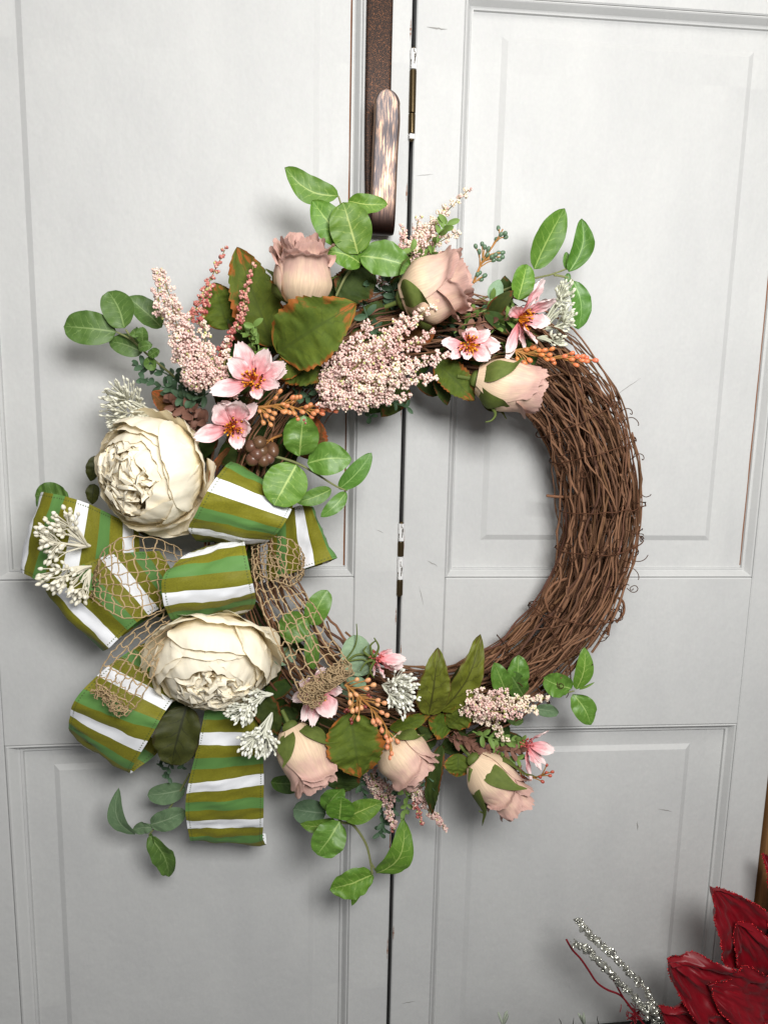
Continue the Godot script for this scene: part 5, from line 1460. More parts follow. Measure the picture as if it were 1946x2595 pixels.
	leaf(g, Vector3(-0.0257,0.2147,0.0447), Vector3(-0.0170,0.1780,0.0421), 52.9864, "rosedark", {"kind": "rose", "nv": 12, "nu": 6, "tint": Color(0.74,0.80,0.86)})
	leaf(g, Vector3(0.0175,0.2286,0.0433), Vector3(0.0036,0.2542,0.0418), 50.6598, "rosedark", {"kind": "rose", "nv": 12, "nu": 6, "tint": Color(0.92,0.89,0.61)})
	leaf(g, Vector3(0.0022,0.2198,0.0390), Vector3(-0.0279,0.2075,0.0499), 35.8491, "rosedark", {"kind": "rose", "nv": 12, "nu": 6, "tint": Color(0.84,0.77,0.69)})
	leaf(g, Vector3(-0.0235,0.2283,0.0357), Vector3(0.0042,0.2413,0.0476), 58.5712, "rosedark", {"kind": "rose", "nv": 12, "nu": 6, "tint": Color(0.63,0.80,0.66)})
	leaf(g, Vector3(0.0124,0.2205,0.0399), Vector3(0.0451,0.1967,0.0551), 45.7736, "rosedark", {"kind": "rose", "nv": 12, "nu": 6, "tint": Color(0.91,0.72,0.67)})
	leaf(g, Vector3(0.1057,-0.2335,0.0402), Vector3(0.1184,-0.1911,0.0512), 55.9909, "rosedark", {"kind": "rose", "nv": 12, "nu": 6, "tint": Color(0.80,0.84,0.80)})
	leaf(g, Vector3(0.1232,-0.2396,0.0419), Vector3(0.0880,-0.2458,0.0593), 41.9563, "rosedark", {"kind": "rose", "nv": 12, "nu": 6, "tint": Color(0.73,0.88,0.78)})
	leaf(g, Vector3(0.1015,-0.2434,0.0360), Vector3(0.0906,-0.2003,0.0566), 57.5361, "rosedark", {"kind": "rose", "nv": 12, "nu": 6, "tint": Color(0.62,0.72,0.79)})
	leaf(g, Vector3(0.1075,-0.2526,0.0369), Vector3(0.1447,-0.2581,0.0473), 52.032, "rosedark", {"kind": "rose", "nv": 12, "nu": 6, "tint": Color(0.78,0.96,0.85)})


func wreath_bow() -> void:
	var g := wpart("ribbon_bow", "bow of wide ribbon striped in white, olive and green")
	ribbon(g, "ribbon_loop", [[Vector3(-0.1542,-0.0033,0.0500), Vector3(-0.1545,-0.0674,0.0500)], [Vector3(-0.1300,0.0118,0.0660), Vector3(-0.1276,-0.0543,0.0660)], [Vector3(-0.1106,0.0193,0.0780), Vector3(-0.0969,-0.0402,0.0780)], [Vector3(-0.1020,0.0182,0.0800), Vector3(-0.0794,-0.0347,0.0780)], [Vector3(-0.1013,0.0133,0.0640), Vector3(-0.0792,-0.0398,0.0620)], [Vector3(-0.1167,0.0052,0.0440), Vector3(-0.0972,-0.0517,0.0420)], [Vector3(-0.1499,-0.0156,0.0360), Vector3(-0.1501,-0.0651,0.0360)]], 0.06)
	ribbon(g, "ribbon_loop", [[Vector3(-0.2719,-0.0067,0.0560), Vector3(-0.2739,-0.0777,0.0560)], [Vector3(-0.2928,0.0089,0.0740), Vector3(-0.3003,-0.0704,0.0740)], [Vector3(-0.3126,0.0217,0.0840), Vector3(-0.3295,-0.0617,0.0840)], [Vector3(-0.3331,0.0283,0.0840), Vector3(-0.3544,-0.0541,0.0840)], [Vector3(-0.3569,0.0306,0.0700), Vector3(-0.3803,-0.0483,0.0700)], [Vector3(-0.3554,0.0223,0.0500), Vector3(-0.3799,-0.0542,0.0500)], [Vector3(-0.3197,0.0042,0.0380), Vector3(-0.3270,-0.0684,0.0380)], [Vector3(-0.2753,-0.0148,0.0380), Vector3(-0.2770,-0.0729,0.0380)]], -0.13)
	ribbon(g, "ribbon_loop", [[Vector3(-0.2527,-0.0307,0.0540), Vector3(-0.2288,-0.0790,0.0540)], [Vector3(-0.2928,-0.0293,0.0760), Vector3(-0.2521,-0.0847,0.0760)], [Vector3(-0.3224,-0.0385,0.0880), Vector3(-0.2741,-0.0968,0.0900)], [Vector3(-0.3490,-0.0573,0.0860), Vector3(-0.2955,-0.1176,0.0880)], [Vector3(-0.3579,-0.0668,0.0740), Vector3(-0.3045,-0.1263,0.0760)], [Vector3(-0.3549,-0.0676,0.0540), Vector3(-0.3030,-0.1273,0.0540)], [Vector3(-0.3119,-0.0521,0.0420), Vector3(-0.2633,-0.1015,0.0420)], [Vector3(-0.2616,-0.0381,0.0420), Vector3(-0.2303,-0.0823,0.0420)]], 0.27)
	ribbon(g, "ribbon_loop", [[Vector3(-0.2616,-0.1217,0.0560), Vector3(-0.2208,-0.1574,0.0560)], [Vector3(-0.2881,-0.1319,0.0800), Vector3(-0.2310,-0.1674,0.0800)], [Vector3(-0.3099,-0.1465,0.0960), Vector3(-0.2454,-0.1843,0.0960)], [Vector3(-0.3290,-0.1687,0.1000), Vector3(-0.2550,-0.2005,0.1020)], [Vector3(-0.3397,-0.2017,0.0840), Vector3(-0.2808,-0.2475,0.0860)], [Vector3(-0.3421,-0.2168,0.0600), Vector3(-0.2823,-0.2621,0.0600)], [Vector3(-0.3195,-0.1954,0.0420), Vector3(-0.2565,-0.2454,0.0420)], [Vector3(-0.2696,-0.1521,0.0400), Vector3(-0.2279,-0.1891,0.0400)]], 0.13)
	ribbon(g, "ribbon_tail", [[Vector3(-0.2066,-0.1731,0.0800), Vector3(-0.1597,-0.1746,0.0800)], [Vector3(-0.2095,-0.1966,0.0780), Vector3(-0.1576,-0.1970,0.0780)], [Vector3(-0.2162,-0.2284,0.0800), Vector3(-0.1516,-0.2301,0.0800)], [Vector3(-0.2262,-0.2696,0.0760), Vector3(-0.1499,-0.2630,0.0780)], [Vector3(-0.2305,-0.2975,0.0720), Vector3(-0.1501,-0.2954,0.0740)], [Vector3(-0.2301,-0.3260,0.0640), Vector3(-0.1508,-0.3267,0.0660)], [Vector3(-0.2283,-0.3479,0.0540), Vector3(-0.1517,-0.3513,0.0560)], [Vector3(-0.2278,-0.3550,0.0420), Vector3(-0.1480,-0.3647,0.0440)], [Vector3(-0.2216,-0.3504,0.0340), Vector3(-0.1491,-0.3575,0.0340)]], 0.21)
	ribbon(g, "ribbon_loop", [[Vector3(-0.1714,0.0530,0.0680), Vector3(-0.1126,0.0186,0.0680)], [Vector3(-0.1800,0.0616,0.0860), Vector3(-0.1189,0.0269,0.0860)], [Vector3(-0.1874,0.0556,0.1040), Vector3(-0.1209,0.0231,0.1020)], [Vector3(-0.1985,0.0395,0.1140), Vector3(-0.1257,0.0132,0.1120)], [Vector3(-0.2099,0.0176,0.1120), Vector3(-0.1353,-0.0014,0.1100)], [Vector3(-0.2186,-0.0007,0.0980), Vector3(-0.1442,-0.0131,0.0960)], [Vector3(-0.2123,-0.0182,0.0700), Vector3(-0.1538,-0.0232,0.0700)]], 0.1)
	ribbon(g, "ribbon_loop", [[Vector3(-0.2091,-0.0459,0.0620), Vector3(-0.1725,-0.0366,0.0620)], [Vector3(-0.2154,-0.0236,0.0920), Vector3(-0.1680,-0.0116,0.0940)], [Vector3(-0.2319,-0.0309,0.1180), Vector3(-0.1638,-0.0195,0.1200)], [Vector3(-0.2398,-0.0431,0.1280), Vector3(-0.1601,-0.0348,0.1300)], [Vector3(-0.2393,-0.0612,0.1260), Vector3(-0.1569,-0.0521,0.1280)], [Vector3(-0.2361,-0.0827,0.1080), Vector3(-0.1564,-0.0703,0.1080)], [Vector3(-0.2311,-0.1012,0.0760), Vector3(-0.1676,-0.0904,0.0760)]], -0.86)
	g = wpart("jute_bow", "loops of open jute netting tucked into the bow")
	netting(g, "jute_loop", [[Vector3(-0.2284,-0.0247,0.0780), Vector3(-0.2259,-0.0706,0.0840)], [Vector3(-0.2491,-0.0083,0.1020), Vector3(-0.2451,-0.0768,0.1120)], [Vector3(-0.2756,-0.0053,0.1140), Vector3(-0.2654,-0.0786,0.1280)], [Vector3(-0.2937,-0.0186,0.1080), Vector3(-0.2910,-0.0724,0.1180)], [Vector3(-0.3083,-0.0455,0.0880), Vector3(-0.3121,-0.0676,0.0900)], [Vector3(-0.3081,-0.0310,0.0640), Vector3(-0.3126,-0.0825,0.0640)], [Vector3(-0.2727,-0.0240,0.0540), Vector3(-0.2793,-0.0956,0.0540)]], 7, 0.0098, [])
	netting(g, "jute_loop", [[Vector3(-0.1603,-0.0214,0.0780), Vector3(-0.1604,-0.0476,0.0780)], [Vector3(-0.1398,-0.0085,0.0920), Vector3(-0.1433,-0.0497,0.1000)], [Vector3(-0.1184,-0.0150,0.0920), Vector3(-0.1229,-0.0555,0.1000)], [Vector3(-0.1088,-0.0349,0.0740), Vector3(-0.1096,-0.0511,0.0740)], [Vector3(-0.1168,-0.0263,0.0560), Vector3(-0.1195,-0.0662,0.0560)], [Vector3(-0.1497,-0.0274,0.0500), Vector3(-0.1498,-0.0615,0.0500)]], 6, 0.0085, [])
	netting(g, "jute_tail", [[Vector3(-0.2358,-0.0753,0.0960), Vector3(-0.2225,-0.1043,0.0960)], [Vector3(-0.2649,-0.0928,0.1100), Vector3(-0.2446,-0.1206,0.1140)], [Vector3(-0.2892,-0.1144,0.1180), Vector3(-0.2515,-0.1375,0.1220)], [Vector3(-0.3021,-0.1394,0.1180), Vector3(-0.2648,-0.1619,0.1220)], [Vector3(-0.3039,-0.1520,0.1140), Vector3(-0.2774,-0.1780,0.1160)]], 6, 0.01, [[Vector3(-0.3050,-0.1484,0.1160), Vector3(-0.2794,-0.1733,0.1180), 0.007, 60]])
	netting(g, "jute_tail", [[Vector3(-0.1590,-0.0289,0.0780), Vector3(-0.1336,-0.0309,0.0780)], [Vector3(-0.1563,-0.0572,0.0940), Vector3(-0.1210,-0.0543,0.0940)], [Vector3(-0.1441,-0.0891,0.1120), Vector3(-0.1026,-0.0697,0.1100)], [Vector3(-0.1304,-0.1184,0.1220), Vector3(-0.0832,-0.1049,0.1200)], [Vector3(-0.1168,-0.1499,0.1280), Vector3(-0.0682,-0.1245,0.1260)], [Vector3(-0.1087,-0.1674,0.1260), Vector3(-0.0624,-0.1386,0.1240)]], 6, 0.0112, [[Vector3(-0.1124,-0.1598,0.1280), Vector3(-0.0681,-0.1301,0.1260), 0.0095, 190], [Vector3(-0.1052,-0.1704,0.1260), Vector3(-0.0910,-0.1576,0.1260), 0.006, 50]])


func wreath_flowers() -> void:
	rose("dusky pink rosebud standing upright at the top of the wreath", Vector3(-0.1131,0.2091,0.0920), Vector3(-0.1122,0.2664,0.1120), 0.02623, 0.4, 0.216, 3, 0.5)
	rose("beige pink rosebud tilted sideways behind the large pink plume", Vector3(-0.0178,0.2175,0.0920), Vector3(0.0389,0.2390,0.1120), 0.03096, 1.6, 0.1872, 4, 0.5)
	rose("dusky pink rosebud lying on the bare twigs under the orange spray", Vector3(0.0549,0.1452,0.0960), Vector3(0.1157,0.1352,0.1120), 0.0258, 0.2, 0.1152, 5, 0.62)
	rose("beige rosebud pointing down beside the striped bow tail", Vector3(-0.1225,-0.2036,0.0980), Vector3(-0.0943,-0.2582,0.1180), 0.0258, 2.2, 0.1584, 3, 0.55)
	rose("pale pink rosebud under the orange berries, in the middle of the lower garland", Vector3(-0.0213,-0.2217,0.0960), Vector3(0.0100,-0.2554,0.1160), 0.02666, 1, 0.1584, 3, 0.45)
	rose("drooping beige rosebud at the far end of the lower garland", Vector3(0.0697,-0.2503,0.0920), Vector3(0.1184,-0.2973,0.1120), 0.02494, 2.9, 0.2016, 5, 0.78)
	peony("cream peony facing the upper bow loop, its ruffled heart turned outward", Vector3(-0.2547,0.0511,0.0840), Vector3(-0.60, -0.06, 0.80), 0.05175, 0.92, 5)
	peony("broad cream peony at the bottom of the bow, facing downward", Vector3(-0.1991,-0.1375,0.0920), Vector3(0.02, -0.60, 0.80), 0.0558, 0.78, 7)
	cosmos("open pink flower with orange stamens beside the big rust edged leaf", Vector3(-0.1564,0.1387,0.1120), Vector3(-0.05,0.25,0.95), [[Vector3(-0.1700,0.1740,0.1220), 50], [Vector3(-0.1432,0.1677,0.1280), 46], [Vector3(-0.1273,0.1555,0.1320), 40], [Vector3(-0.1330,0.1352,0.1380), 34], [Vector3(-0.1516,0.1227,0.1380), 32], [Vector3(-0.1954,0.1281,0.1240), 46], [Vector3(-0.1787,0.1575,0.1280), 50], [Vector3(-0.1260,0.1493,0.1220), 30]], true)
	cosmos("cupped pink flower just above the striped upper bow loop", Vector3(-0.1748,0.0972,0.1080), Vector3(0.12,-0.1,0.95), [[Vector3(-0.1899,0.1176,0.1240), 64, Vector3(0.5,-0.6,0.7)], [Vector3(-0.1676,0.1223,0.1300), 60, Vector3(-0.2,-0.8,0.6)], [Vector3(-0.2109,0.0872,0.1180), 44], [Vector3(-0.1694,0.0775,0.1260), 40], [Vector3(-0.1581,0.0969,0.1280), 44, Vector3(-0.8,0,0.6)], [Vector3(-0.1538,0.1194,0.1040), 32], [Vector3(-0.1905,0.1194,0.0960), 60]], true)
	cosmos("small pink flower with curled petals above the sideways rosebud", Vector3(0.0434,0.1779,0.1000), Vector3(-0.1,-0.1,0.95), [[Vector3(0.0158,0.1776,0.1080), 38, Vector3(0.3,0.5,0.8)], [Vector3(0.0243,0.1641,0.1120), 28], [Vector3(0.0384,0.1627,0.1160), 30], [Vector3(0.0634,0.1643,0.1120), 44], [Vector3(0.0765,0.1771,0.1000), 46], [Vector3(0.0458,0.1939,0.1060), 48, Vector3(0.1,-0.7,0.7)], [Vector3(0.0643,0.1912,0.1040), 34, Vector3(-0.4,-0.5,0.8)]], true)
	cosmos("large pale pink flower in profile beside the white seed head", Vector3(0.0927,0.2032,0.1040), Vector3(0.75,-0.1,0.7), [[Vector3(0.1094,0.2393,0.1180), 58], [Vector3(0.1206,0.2210,0.1220), 50], [Vector3(0.1162,0.1979,0.1220), 48], [Vector3(0.1035,0.1786,0.1220), 46], [Vector3(0.0956,0.1747,0.1080), 34], [Vector3(0.0794,0.1635,0.1080), 30, Vector3(0.2,0,1)], [Vector3(0.0786,0.2121,0.1220), 40, Vector3(-0.5,0.2,0.8)], [Vector3(0.0993,0.2211,0.1300), 40]], true)
	cosmos("pink flower half hidden under the frayed jute end", Vector3(-0.0958,-0.1641,0.0960), Vector3(0.0,-0.2,0.95), [[Vector3(-0.1222,-0.1708,0.1060), 42], [Vector3(-0.1118,-0.1926,0.1100), 34], [Vector3(-0.1018,-0.1979,0.1120), 32], [Vector3(-0.0820,-0.1866,0.1160), 62, Vector3(0.1,0.5,0.8)], [Vector3(-0.0710,-0.1618,0.1060), 40], [Vector3(-0.1140,-0.1532,0.1000), 42], [Vector3(-0.0896,-0.1409,0.0960), 36]], true)
	cosmos("pink flower seen from behind on a curling green stem in the opening", Vector3(-0.0359,-0.1380,0.0840), Vector3(0.75,0.1,0.3), [[Vector3(-0.0054,-0.1371,0.0940), 40], [Vector3(-0.0139,-0.1462,0.0980), 46], [Vector3(-0.0300,-0.1538,0.1000), 46], [Vector3(-0.0186,-0.1302,0.0820), 36], [Vector3(-0.0392,-0.1555,0.0900), 26], [Vector3(-0.0062,-0.1493,0.0800), 44]], false)
	cosmos("pink flower with a dark red centre at the tip of the lower garland", Vector3(0.1255,-0.2349,0.0920), Vector3(0.8,0.0,0.6), [[Vector3(0.1471,-0.2158,0.1000), 36], [Vector3(0.1527,-0.2365,0.1060), 38], [Vector3(0.1370,-0.2576,0.1100), 50], [Vector3(0.1280,-0.2713,0.1060), 40], [Vector3(0.1471,-0.2560,0.0980), 24]], false)


func wreath_fillers() -> void:
	var pale := [lin(240, 216, 204), lin(234, 202, 194), lin(244, 228, 206), lin(220, 180, 172)]
	var deep := [lin(196, 122, 112), lin(214, 156, 142), lin(176, 96, 92), lin(224, 184, 168)]
	var g: Node3D
	astilbe("tall pale pink plume at the outer edge of the upper garland", [[Vector3(-0.2030,0.1310,0.0960), Vector3(-0.2390,0.2363,0.0980), 0.01196, 0.00414], [Vector3(-0.2062,0.1393,0.1040), Vector3(-0.2274,0.2033,0.1120), 0.01288, 0.00736], [Vector3(-0.1957,0.1354,0.1060), Vector3(-0.2160,0.1914,0.1160), 0.01196, 0.0046], [Vector3(-0.2015,0.1353,0.1100), Vector3(-0.2080,0.1714,0.1200), 0.01104, 0.00552], [Vector3(-0.1897,0.1334,0.1040), Vector3(-0.2011,0.1886,0.1060), 0.00828, 0.00414], [Vector3(-0.2054,0.1352,0.1120), Vector3(-0.2224,0.1712,0.1160), 0.01196, 0.00644], [Vector3(-0.1894,0.1314,0.1080), Vector3(-0.1807,0.1728,0.1080), 0.00644, 0.00368], [Vector3(-0.1855,0.1294,0.1060), Vector3(-0.1925,0.1599,0.1160), 0.00828, 0.0046], [Vector3(-0.1777,0.1231,0.0980), Vector3(-0.1851,0.1480,0.1080), 0.00644, 0.00368], [Vector3(-0.2385,0.1921,0.0980), Vector3(-0.2419,0.2324,0.0960), 0.00644, 0.00322]], pale)
	astilbe("two thin deep pink spikes rising above the open pink flower", [[Vector3(-0.2139,0.1933,0.0920), Vector3(-0.1826,0.2559,0.0900), 0.00414, 0.00184], [Vector3(-0.1899,0.1564,0.0980), Vector3(-0.1689,0.1946,0.0940), 0.0046, 0.00276], [Vector3(-0.1689,0.1946,0.0940), Vector3(-0.1569,0.2429,0.0920), 0.00414, 0.00184], [Vector3(-0.2066,0.1895,0.0920), Vector3(-0.1959,0.2229,0.0900), 0.00368, 0.0023]], deep)
	astilbe("large pale pink plume across the middle of the upper garland", [[Vector3(-0.0923,0.1334,0.1000), Vector3(0.0063,0.2102,0.1240), 0.01012, 0.00322], [Vector3(-0.0903,0.1313,0.1040), Vector3(-0.0231,0.1970,0.1240), 0.01104, 0.0046], [Vector3(-0.0926,0.1313,0.1060), Vector3(-0.0521,0.1923,0.1200), 0.01104, 0.0046], [Vector3(-0.0925,0.1291,0.1040), Vector3(-0.0785,0.1735,0.1120), 0.00828, 0.00368], [Vector3(-0.0928,0.1271,0.1100), Vector3(0.0181,0.1673,0.1260), 0.01104, 0.00414], [Vector3(-0.0681,0.1507,0.1180), Vector3(0.0016,0.1851,0.1300), 0.01012, 0.00368], [Vector3(-0.0843,0.1273,0.1120), Vector3(0.0062,0.1461,0.1240), 0.01012, 0.00414], [Vector3(-0.0969,0.1248,0.1080), Vector3(-0.0139,0.1284,0.1180), 0.01012, 0.00276], [Vector3(-0.0678,0.1340,0.1180), Vector3(-0.0191,0.1558,0.1320), 0.01104, 0.00552], [Vector3(-0.0767,0.1422,0.1220), Vector3(-0.0364,0.1758,0.1320), 0.01104, 0.00552], [Vector3(-0.0835,0.1206,0.1000), Vector3(-0.0493,0.1172,0.1080), 0.00828, 0.00414], [Vector3(-0.0675,0.1256,0.1160), Vector3(-0.0294,0.1306,0.1200), 0.0092, 0.00552], [Vector3(-0.0517,0.1593,0.1220), Vector3(-0.0109,0.2013,0.1260), 0.00736, 0.00322]], pale)
	astilbe("pale pink plume behind the sideways rosebud, next to the hook", [[Vector3(-0.0105,0.2592,0.0620), Vector3(0.0485,0.3272,0.0580), 0.00782, 0.00276], [Vector3(-0.0109,0.2589,0.0640), Vector3(0.0236,0.3072,0.0660), 0.00828, 0.00368], [Vector3(-0.0106,0.2614,0.0620), Vector3(-0.0003,0.2983,0.0620), 0.00506, 0.00276], [Vector3(-0.0149,0.2637,0.0600), Vector3(-0.0156,0.2894,0.0600), 0.0046, 0.0023], [Vector3(-0.0067,0.2609,0.0660), Vector3(0.0381,0.2865,0.0660), 0.0069, 0.00322], [Vector3(-0.0096,0.2581,0.0700), Vector3(0.0137,0.2839,0.0740), 0.00782, 0.0046], [Vector3(-0.0108,0.2567,0.0640), Vector3(0.0201,0.2661,0.0680), 0.00644, 0.00368], [Vector3(-0.0360,0.2333,0.0520), Vector3(-0.0294,0.2468,0.0520), 0.00552, 0.00322], [Vector3(-0.0233,0.2596,0.0560), Vector3(-0.0105,0.2682,0.0600), 0.0046, 0.00322]], pale)
	astilbe("small pale pink plume lying on the lower garland beside green leaves", [[Vector3(0.0541,-0.1825,0.0960), Vector3(0.1435,-0.1786,0.1040), 0.0092, 0.0023], [Vector3(0.0556,-0.1833,0.1000), Vector3(0.0685,-0.1652,0.1060), 0.00782, 0.00368], [Vector3(0.0576,-0.1825,0.1020), Vector3(0.1095,-0.1909,0.1100), 0.01012, 0.00552], [Vector3(0.0711,-0.1813,0.1060), Vector3(0.0942,-0.1672,0.1080), 0.00736, 0.00368], [Vector3(0.0544,-0.1901,0.0960), Vector3(0.0847,-0.2065,0.0960), 0.00828, 0.00552], [Vector3(0.0860,-0.1990,0.0900), Vector3(0.1026,-0.2308,0.0900), 0.00552, 0.00322], [Vector3(0.1011,-0.1832,0.1040), Vector3(0.1305,-0.1909,0.1060), 0.00644, 0.00322]], pale)
	astilbe("faded pink plume hanging under the lower rosebuds", [[Vector3(-0.0360,-0.2781,0.0580), Vector3(-0.0084,-0.3413,0.0600), 0.00828, 0.00276], [Vector3(-0.0213,-0.2820,0.0620), Vector3(-0.0132,-0.3139,0.0640), 0.00736, 0.0046], [Vector3(0.0095,-0.2890,0.0620), Vector3(0.0451,-0.3389,0.0600), 0.00828, 0.00322], [Vector3(0.0140,-0.2924,0.0660), Vector3(0.0325,-0.3097,0.0660), 0.00828, 0.0046], [Vector3(0.0348,-0.3311,0.0580), Vector3(0.0517,-0.3529,0.0560), 0.00322, 0.00184], [Vector3(-0.0310,-0.2881,0.0600), Vector3(-0.0281,-0.3045,0.0600), 0.00736, 0.0046]], pale)
	astilbe("thin deep pink spike under the lower garland", [[Vector3(0.0123,-0.3098,0.0640), Vector3(0.0223,-0.3402,0.0620), 0.00322, 0.00184], [Vector3(-0.0149,-0.3271,0.0600), Vector3(-0.0093,-0.3441,0.0600), 0.00276, 0.00184]], deep)
	berry_umbel("grey white seed head above the upper peony", [[Vector3(-0.2514,0.1070,0.0660), Vector3(-0.2812,0.1117,0.0660), Vector3(0.02116,0.02668,0.016), 110]], lin(206, 204, 184), lin(232, 230, 214), 1)
	berry_umbel("pair of cream white seed heads lying over the outer bow loop", [[Vector3(-0.3087,-0.0167,0.0960), Vector3(-0.3397,-0.0075,0.1080), Vector3(0.01288,0.02392,0.014), 36], [Vector3(-0.3107,-0.0163,0.0980), Vector3(-0.3251,0.0109,0.1080), Vector3(0.01196,0.01196,0.012), 15], [Vector3(-0.3082,-0.0358,0.0980), Vector3(-0.3343,-0.0432,0.1100), Vector3(0.0184,0.0138,0.014), 32], [Vector3(-0.3091,-0.0385,0.0980), Vector3(-0.3181,-0.0612,0.1060), Vector3(0.01104,0.0092,0.01), 14]], lin(222, 216, 196), lin(240, 236, 220), 1.5)
	berry_umbel("pale grey green seed head behind the large pink flower in profile", [[Vector3(0.1248,0.1987,0.0720), Vector3(0.1457,0.2291,0.0700), Vector3(0.01196,0.01564,0.014), 40], [Vector3(0.1259,0.1960,0.0720), Vector3(0.1473,0.2066,0.0720), Vector3(0.01104,0.0138,0.014), 34], [Vector3(0.1193,0.1875,0.0760), Vector3(0.1378,0.1857,0.0780), Vector3(0.01104,0.00828,0.012), 26]], lin(196, 198, 176), lin(226, 226, 206), 1)
	berry_umbel("white seed head beside the upright olive leaves", [[Vector3(-0.0297,-0.1639,0.0920), Vector3(-0.0117,-0.1666,0.1060), Vector3(0.01656,0.02576,0.014), 86]], lin(222, 222, 206), lin(244, 244, 236), 1.15)
	berry_umbel("two white seed heads hanging between the peony and the bow tail", [[Vector3(-0.1446,-0.1684,0.0960), Vector3(-0.1686,-0.1794,0.1080), Vector3(0.01656,0.0138,0.014), 46], [Vector3(-0.1409,-0.1872,0.0980), Vector3(-0.1526,-0.2124,0.1100), Vector3(0.02208,0.01472,0.014), 62], [Vector3(-0.1400,-0.1686,0.0960), Vector3(-0.1602,-0.1646,0.1040), Vector3(0.00644,0.00828,0.008), 10]], lin(222, 222, 206), lin(244, 244, 236), 1.15)
	berry_spray("orange berry spray under the open pink flower", [Vector3(-0.1531,0.1151,0.1000), Vector3(-0.1292,0.1172,0.1000), Vector3(-0.1151,0.1140,0.1000), Vector3(-0.0964,0.1131,0.1000), Vector3(-0.0816,0.1125,0.1000)], [Vector3(-0.1331,0.1300,0.1040), Vector3(-0.1373,0.1240,0.1040), Vector3(-0.1216,0.1247,0.1040), Vector3(-0.1177,0.1248,0.1040), Vector3(-0.1148,0.1253,0.1040), Vector3(-0.1212,0.1209,0.1040), Vector3(-0.1305,0.1182,0.1040), Vector3(-0.1267,0.1170,0.1040), Vector3(-0.1518,0.1118,0.1040), Vector3(-0.1433,0.1120,0.1040), Vector3(-0.1382,0.1099,0.1040), Vector3(-0.1458,0.1077,0.1040), Vector3(-0.1245,0.1110,0.1040), Vector3(-0.1301,0.1113,0.1040), Vector3(-0.1284,0.1118,0.1040), Vector3(-0.1198,0.1102,0.1040), Vector3(-0.1168,0.1056,0.1040), Vector3(-0.1416,0.0996,0.1040), Vector3(-0.1484,0.1012,0.1040), Vector3(-0.1403,0.1052,0.1040), Vector3(-0.1091,0.1164,0.1040), Vector3(-0.1049,0.1182,0.1040), Vector3(-0.0988,0.1183,0.1040), Vector3(-0.1126,0.1116,0.1040), Vector3(-0.1022,0.1105,0.1040), Vector3(-0.0992,0.1127,0.1040), Vector3(-0.0932,0.1141,0.1040), Vector3(-0.0940,0.1103,0.1040), Vector3(-0.0910,0.1146,0.1040), Vector3(-0.0871,0.1134,0.1040), Vector3(-0.0815,0.1126,0.1040), Vector3(-0.1039,0.1071,0.1040)], 0.0024, [lin(214, 152, 100), lin(216, 122, 88)])
	berry_spray("orange berry spray lying on the bare twigs", [Vector3(0.0883,0.1734,0.1040), Vector3(0.1142,0.1684,0.1040), Vector3(0.1374,0.1669,0.1040), Vector3(0.1674,0.1659,0.1040)], [Vector3(0.0911,0.1655,0.1080), Vector3(0.0986,0.1618,0.1080), Vector3(0.1025,0.1645,0.1080), Vector3(0.1034,0.1576,0.1080), Vector3(0.0993,0.1744,0.1080), Vector3(0.1042,0.1762,0.1080), Vector3(0.1239,0.1755,0.1080), Vector3(0.1162,0.1740,0.1080), Vector3(0.1210,0.1698,0.1080), Vector3(0.1190,0.1654,0.1080), Vector3(0.1245,0.1655,0.1080), Vector3(0.1270,0.1626,0.1080), Vector3(0.1367,0.1689,0.1080), Vector3(0.1439,0.1721,0.1080), Vector3(0.1488,0.1688,0.1080), Vector3(0.1429,0.1660,0.1080), Vector3(0.1474,0.1609,0.1080), Vector3(0.1543,0.1694,0.1080), Vector3(0.1590,0.1682,0.1080), Vector3(0.1583,0.1647,0.1080), Vector3(0.1541,0.1654,0.1080), Vector3(0.1671,0.1658,0.1080), Vector3(0.1069,0.1759,0.1080), Vector3(0.1112,0.1739,0.1080), Vector3(0.1128,0.1696,0.1080)], 0.0025, [lin(206, 134, 70), lin(216, 116, 86)])
	berry_spray("orange berry spray drooping over the lower rosebud", [Vector3(-0.0698,-0.1541,0.1120), Vector3(-0.0554,-0.1666,0.1120), Vector3(-0.0403,-0.1827,0.1120), Vector3(-0.0307,-0.1953,0.1120), Vector3(-0.0247,-0.2098,0.1120), Vector3(-0.0198,-0.2385,0.1120)], [Vector3(-0.0586,-0.1477,0.1180), Vector3(-0.0476,-0.1490,0.1180), Vector3(-0.0420,-0.1539,0.1180), Vector3(-0.0488,-0.1576,0.1180), Vector3(-0.0376,-0.1685,0.1180), Vector3(-0.0310,-0.1721,0.1180), Vector3(-0.0379,-0.1733,0.1180), Vector3(-0.0627,-0.1773,0.1180), Vector3(-0.0576,-0.1794,0.1180), Vector3(-0.0570,-0.1857,0.1180), Vector3(-0.0336,-0.1812,0.1180), Vector3(-0.0280,-0.1853,0.1180), Vector3(-0.0422,-0.1892,0.1180), Vector3(-0.0376,-0.1884,0.1180), Vector3(-0.0389,-0.1951,0.1180), Vector3(-0.0332,-0.1993,0.1180), Vector3(-0.0348,-0.1934,0.1180), Vector3(-0.0284,-0.2078,0.1180), Vector3(-0.0269,-0.2113,0.1180), Vector3(-0.0171,-0.2122,0.1180), Vector3(-0.0237,-0.2109,0.1180), Vector3(-0.0229,-0.2238,0.1180), Vector3(-0.0242,-0.2282,0.1180), Vector3(-0.0209,-0.2284,0.1180), Vector3(-0.0207,-0.2363,0.1180), Vector3(-0.0272,-0.2177,0.1180), Vector3(-0.0647,-0.1628,0.1180), Vector3(-0.0650,-0.1705,0.1180), Vector3(-0.0535,-0.1776,0.1180), Vector3(-0.0592,-0.1620,0.1180)], 0.0025, [lin(228, 172, 122), lin(220, 140, 104)])
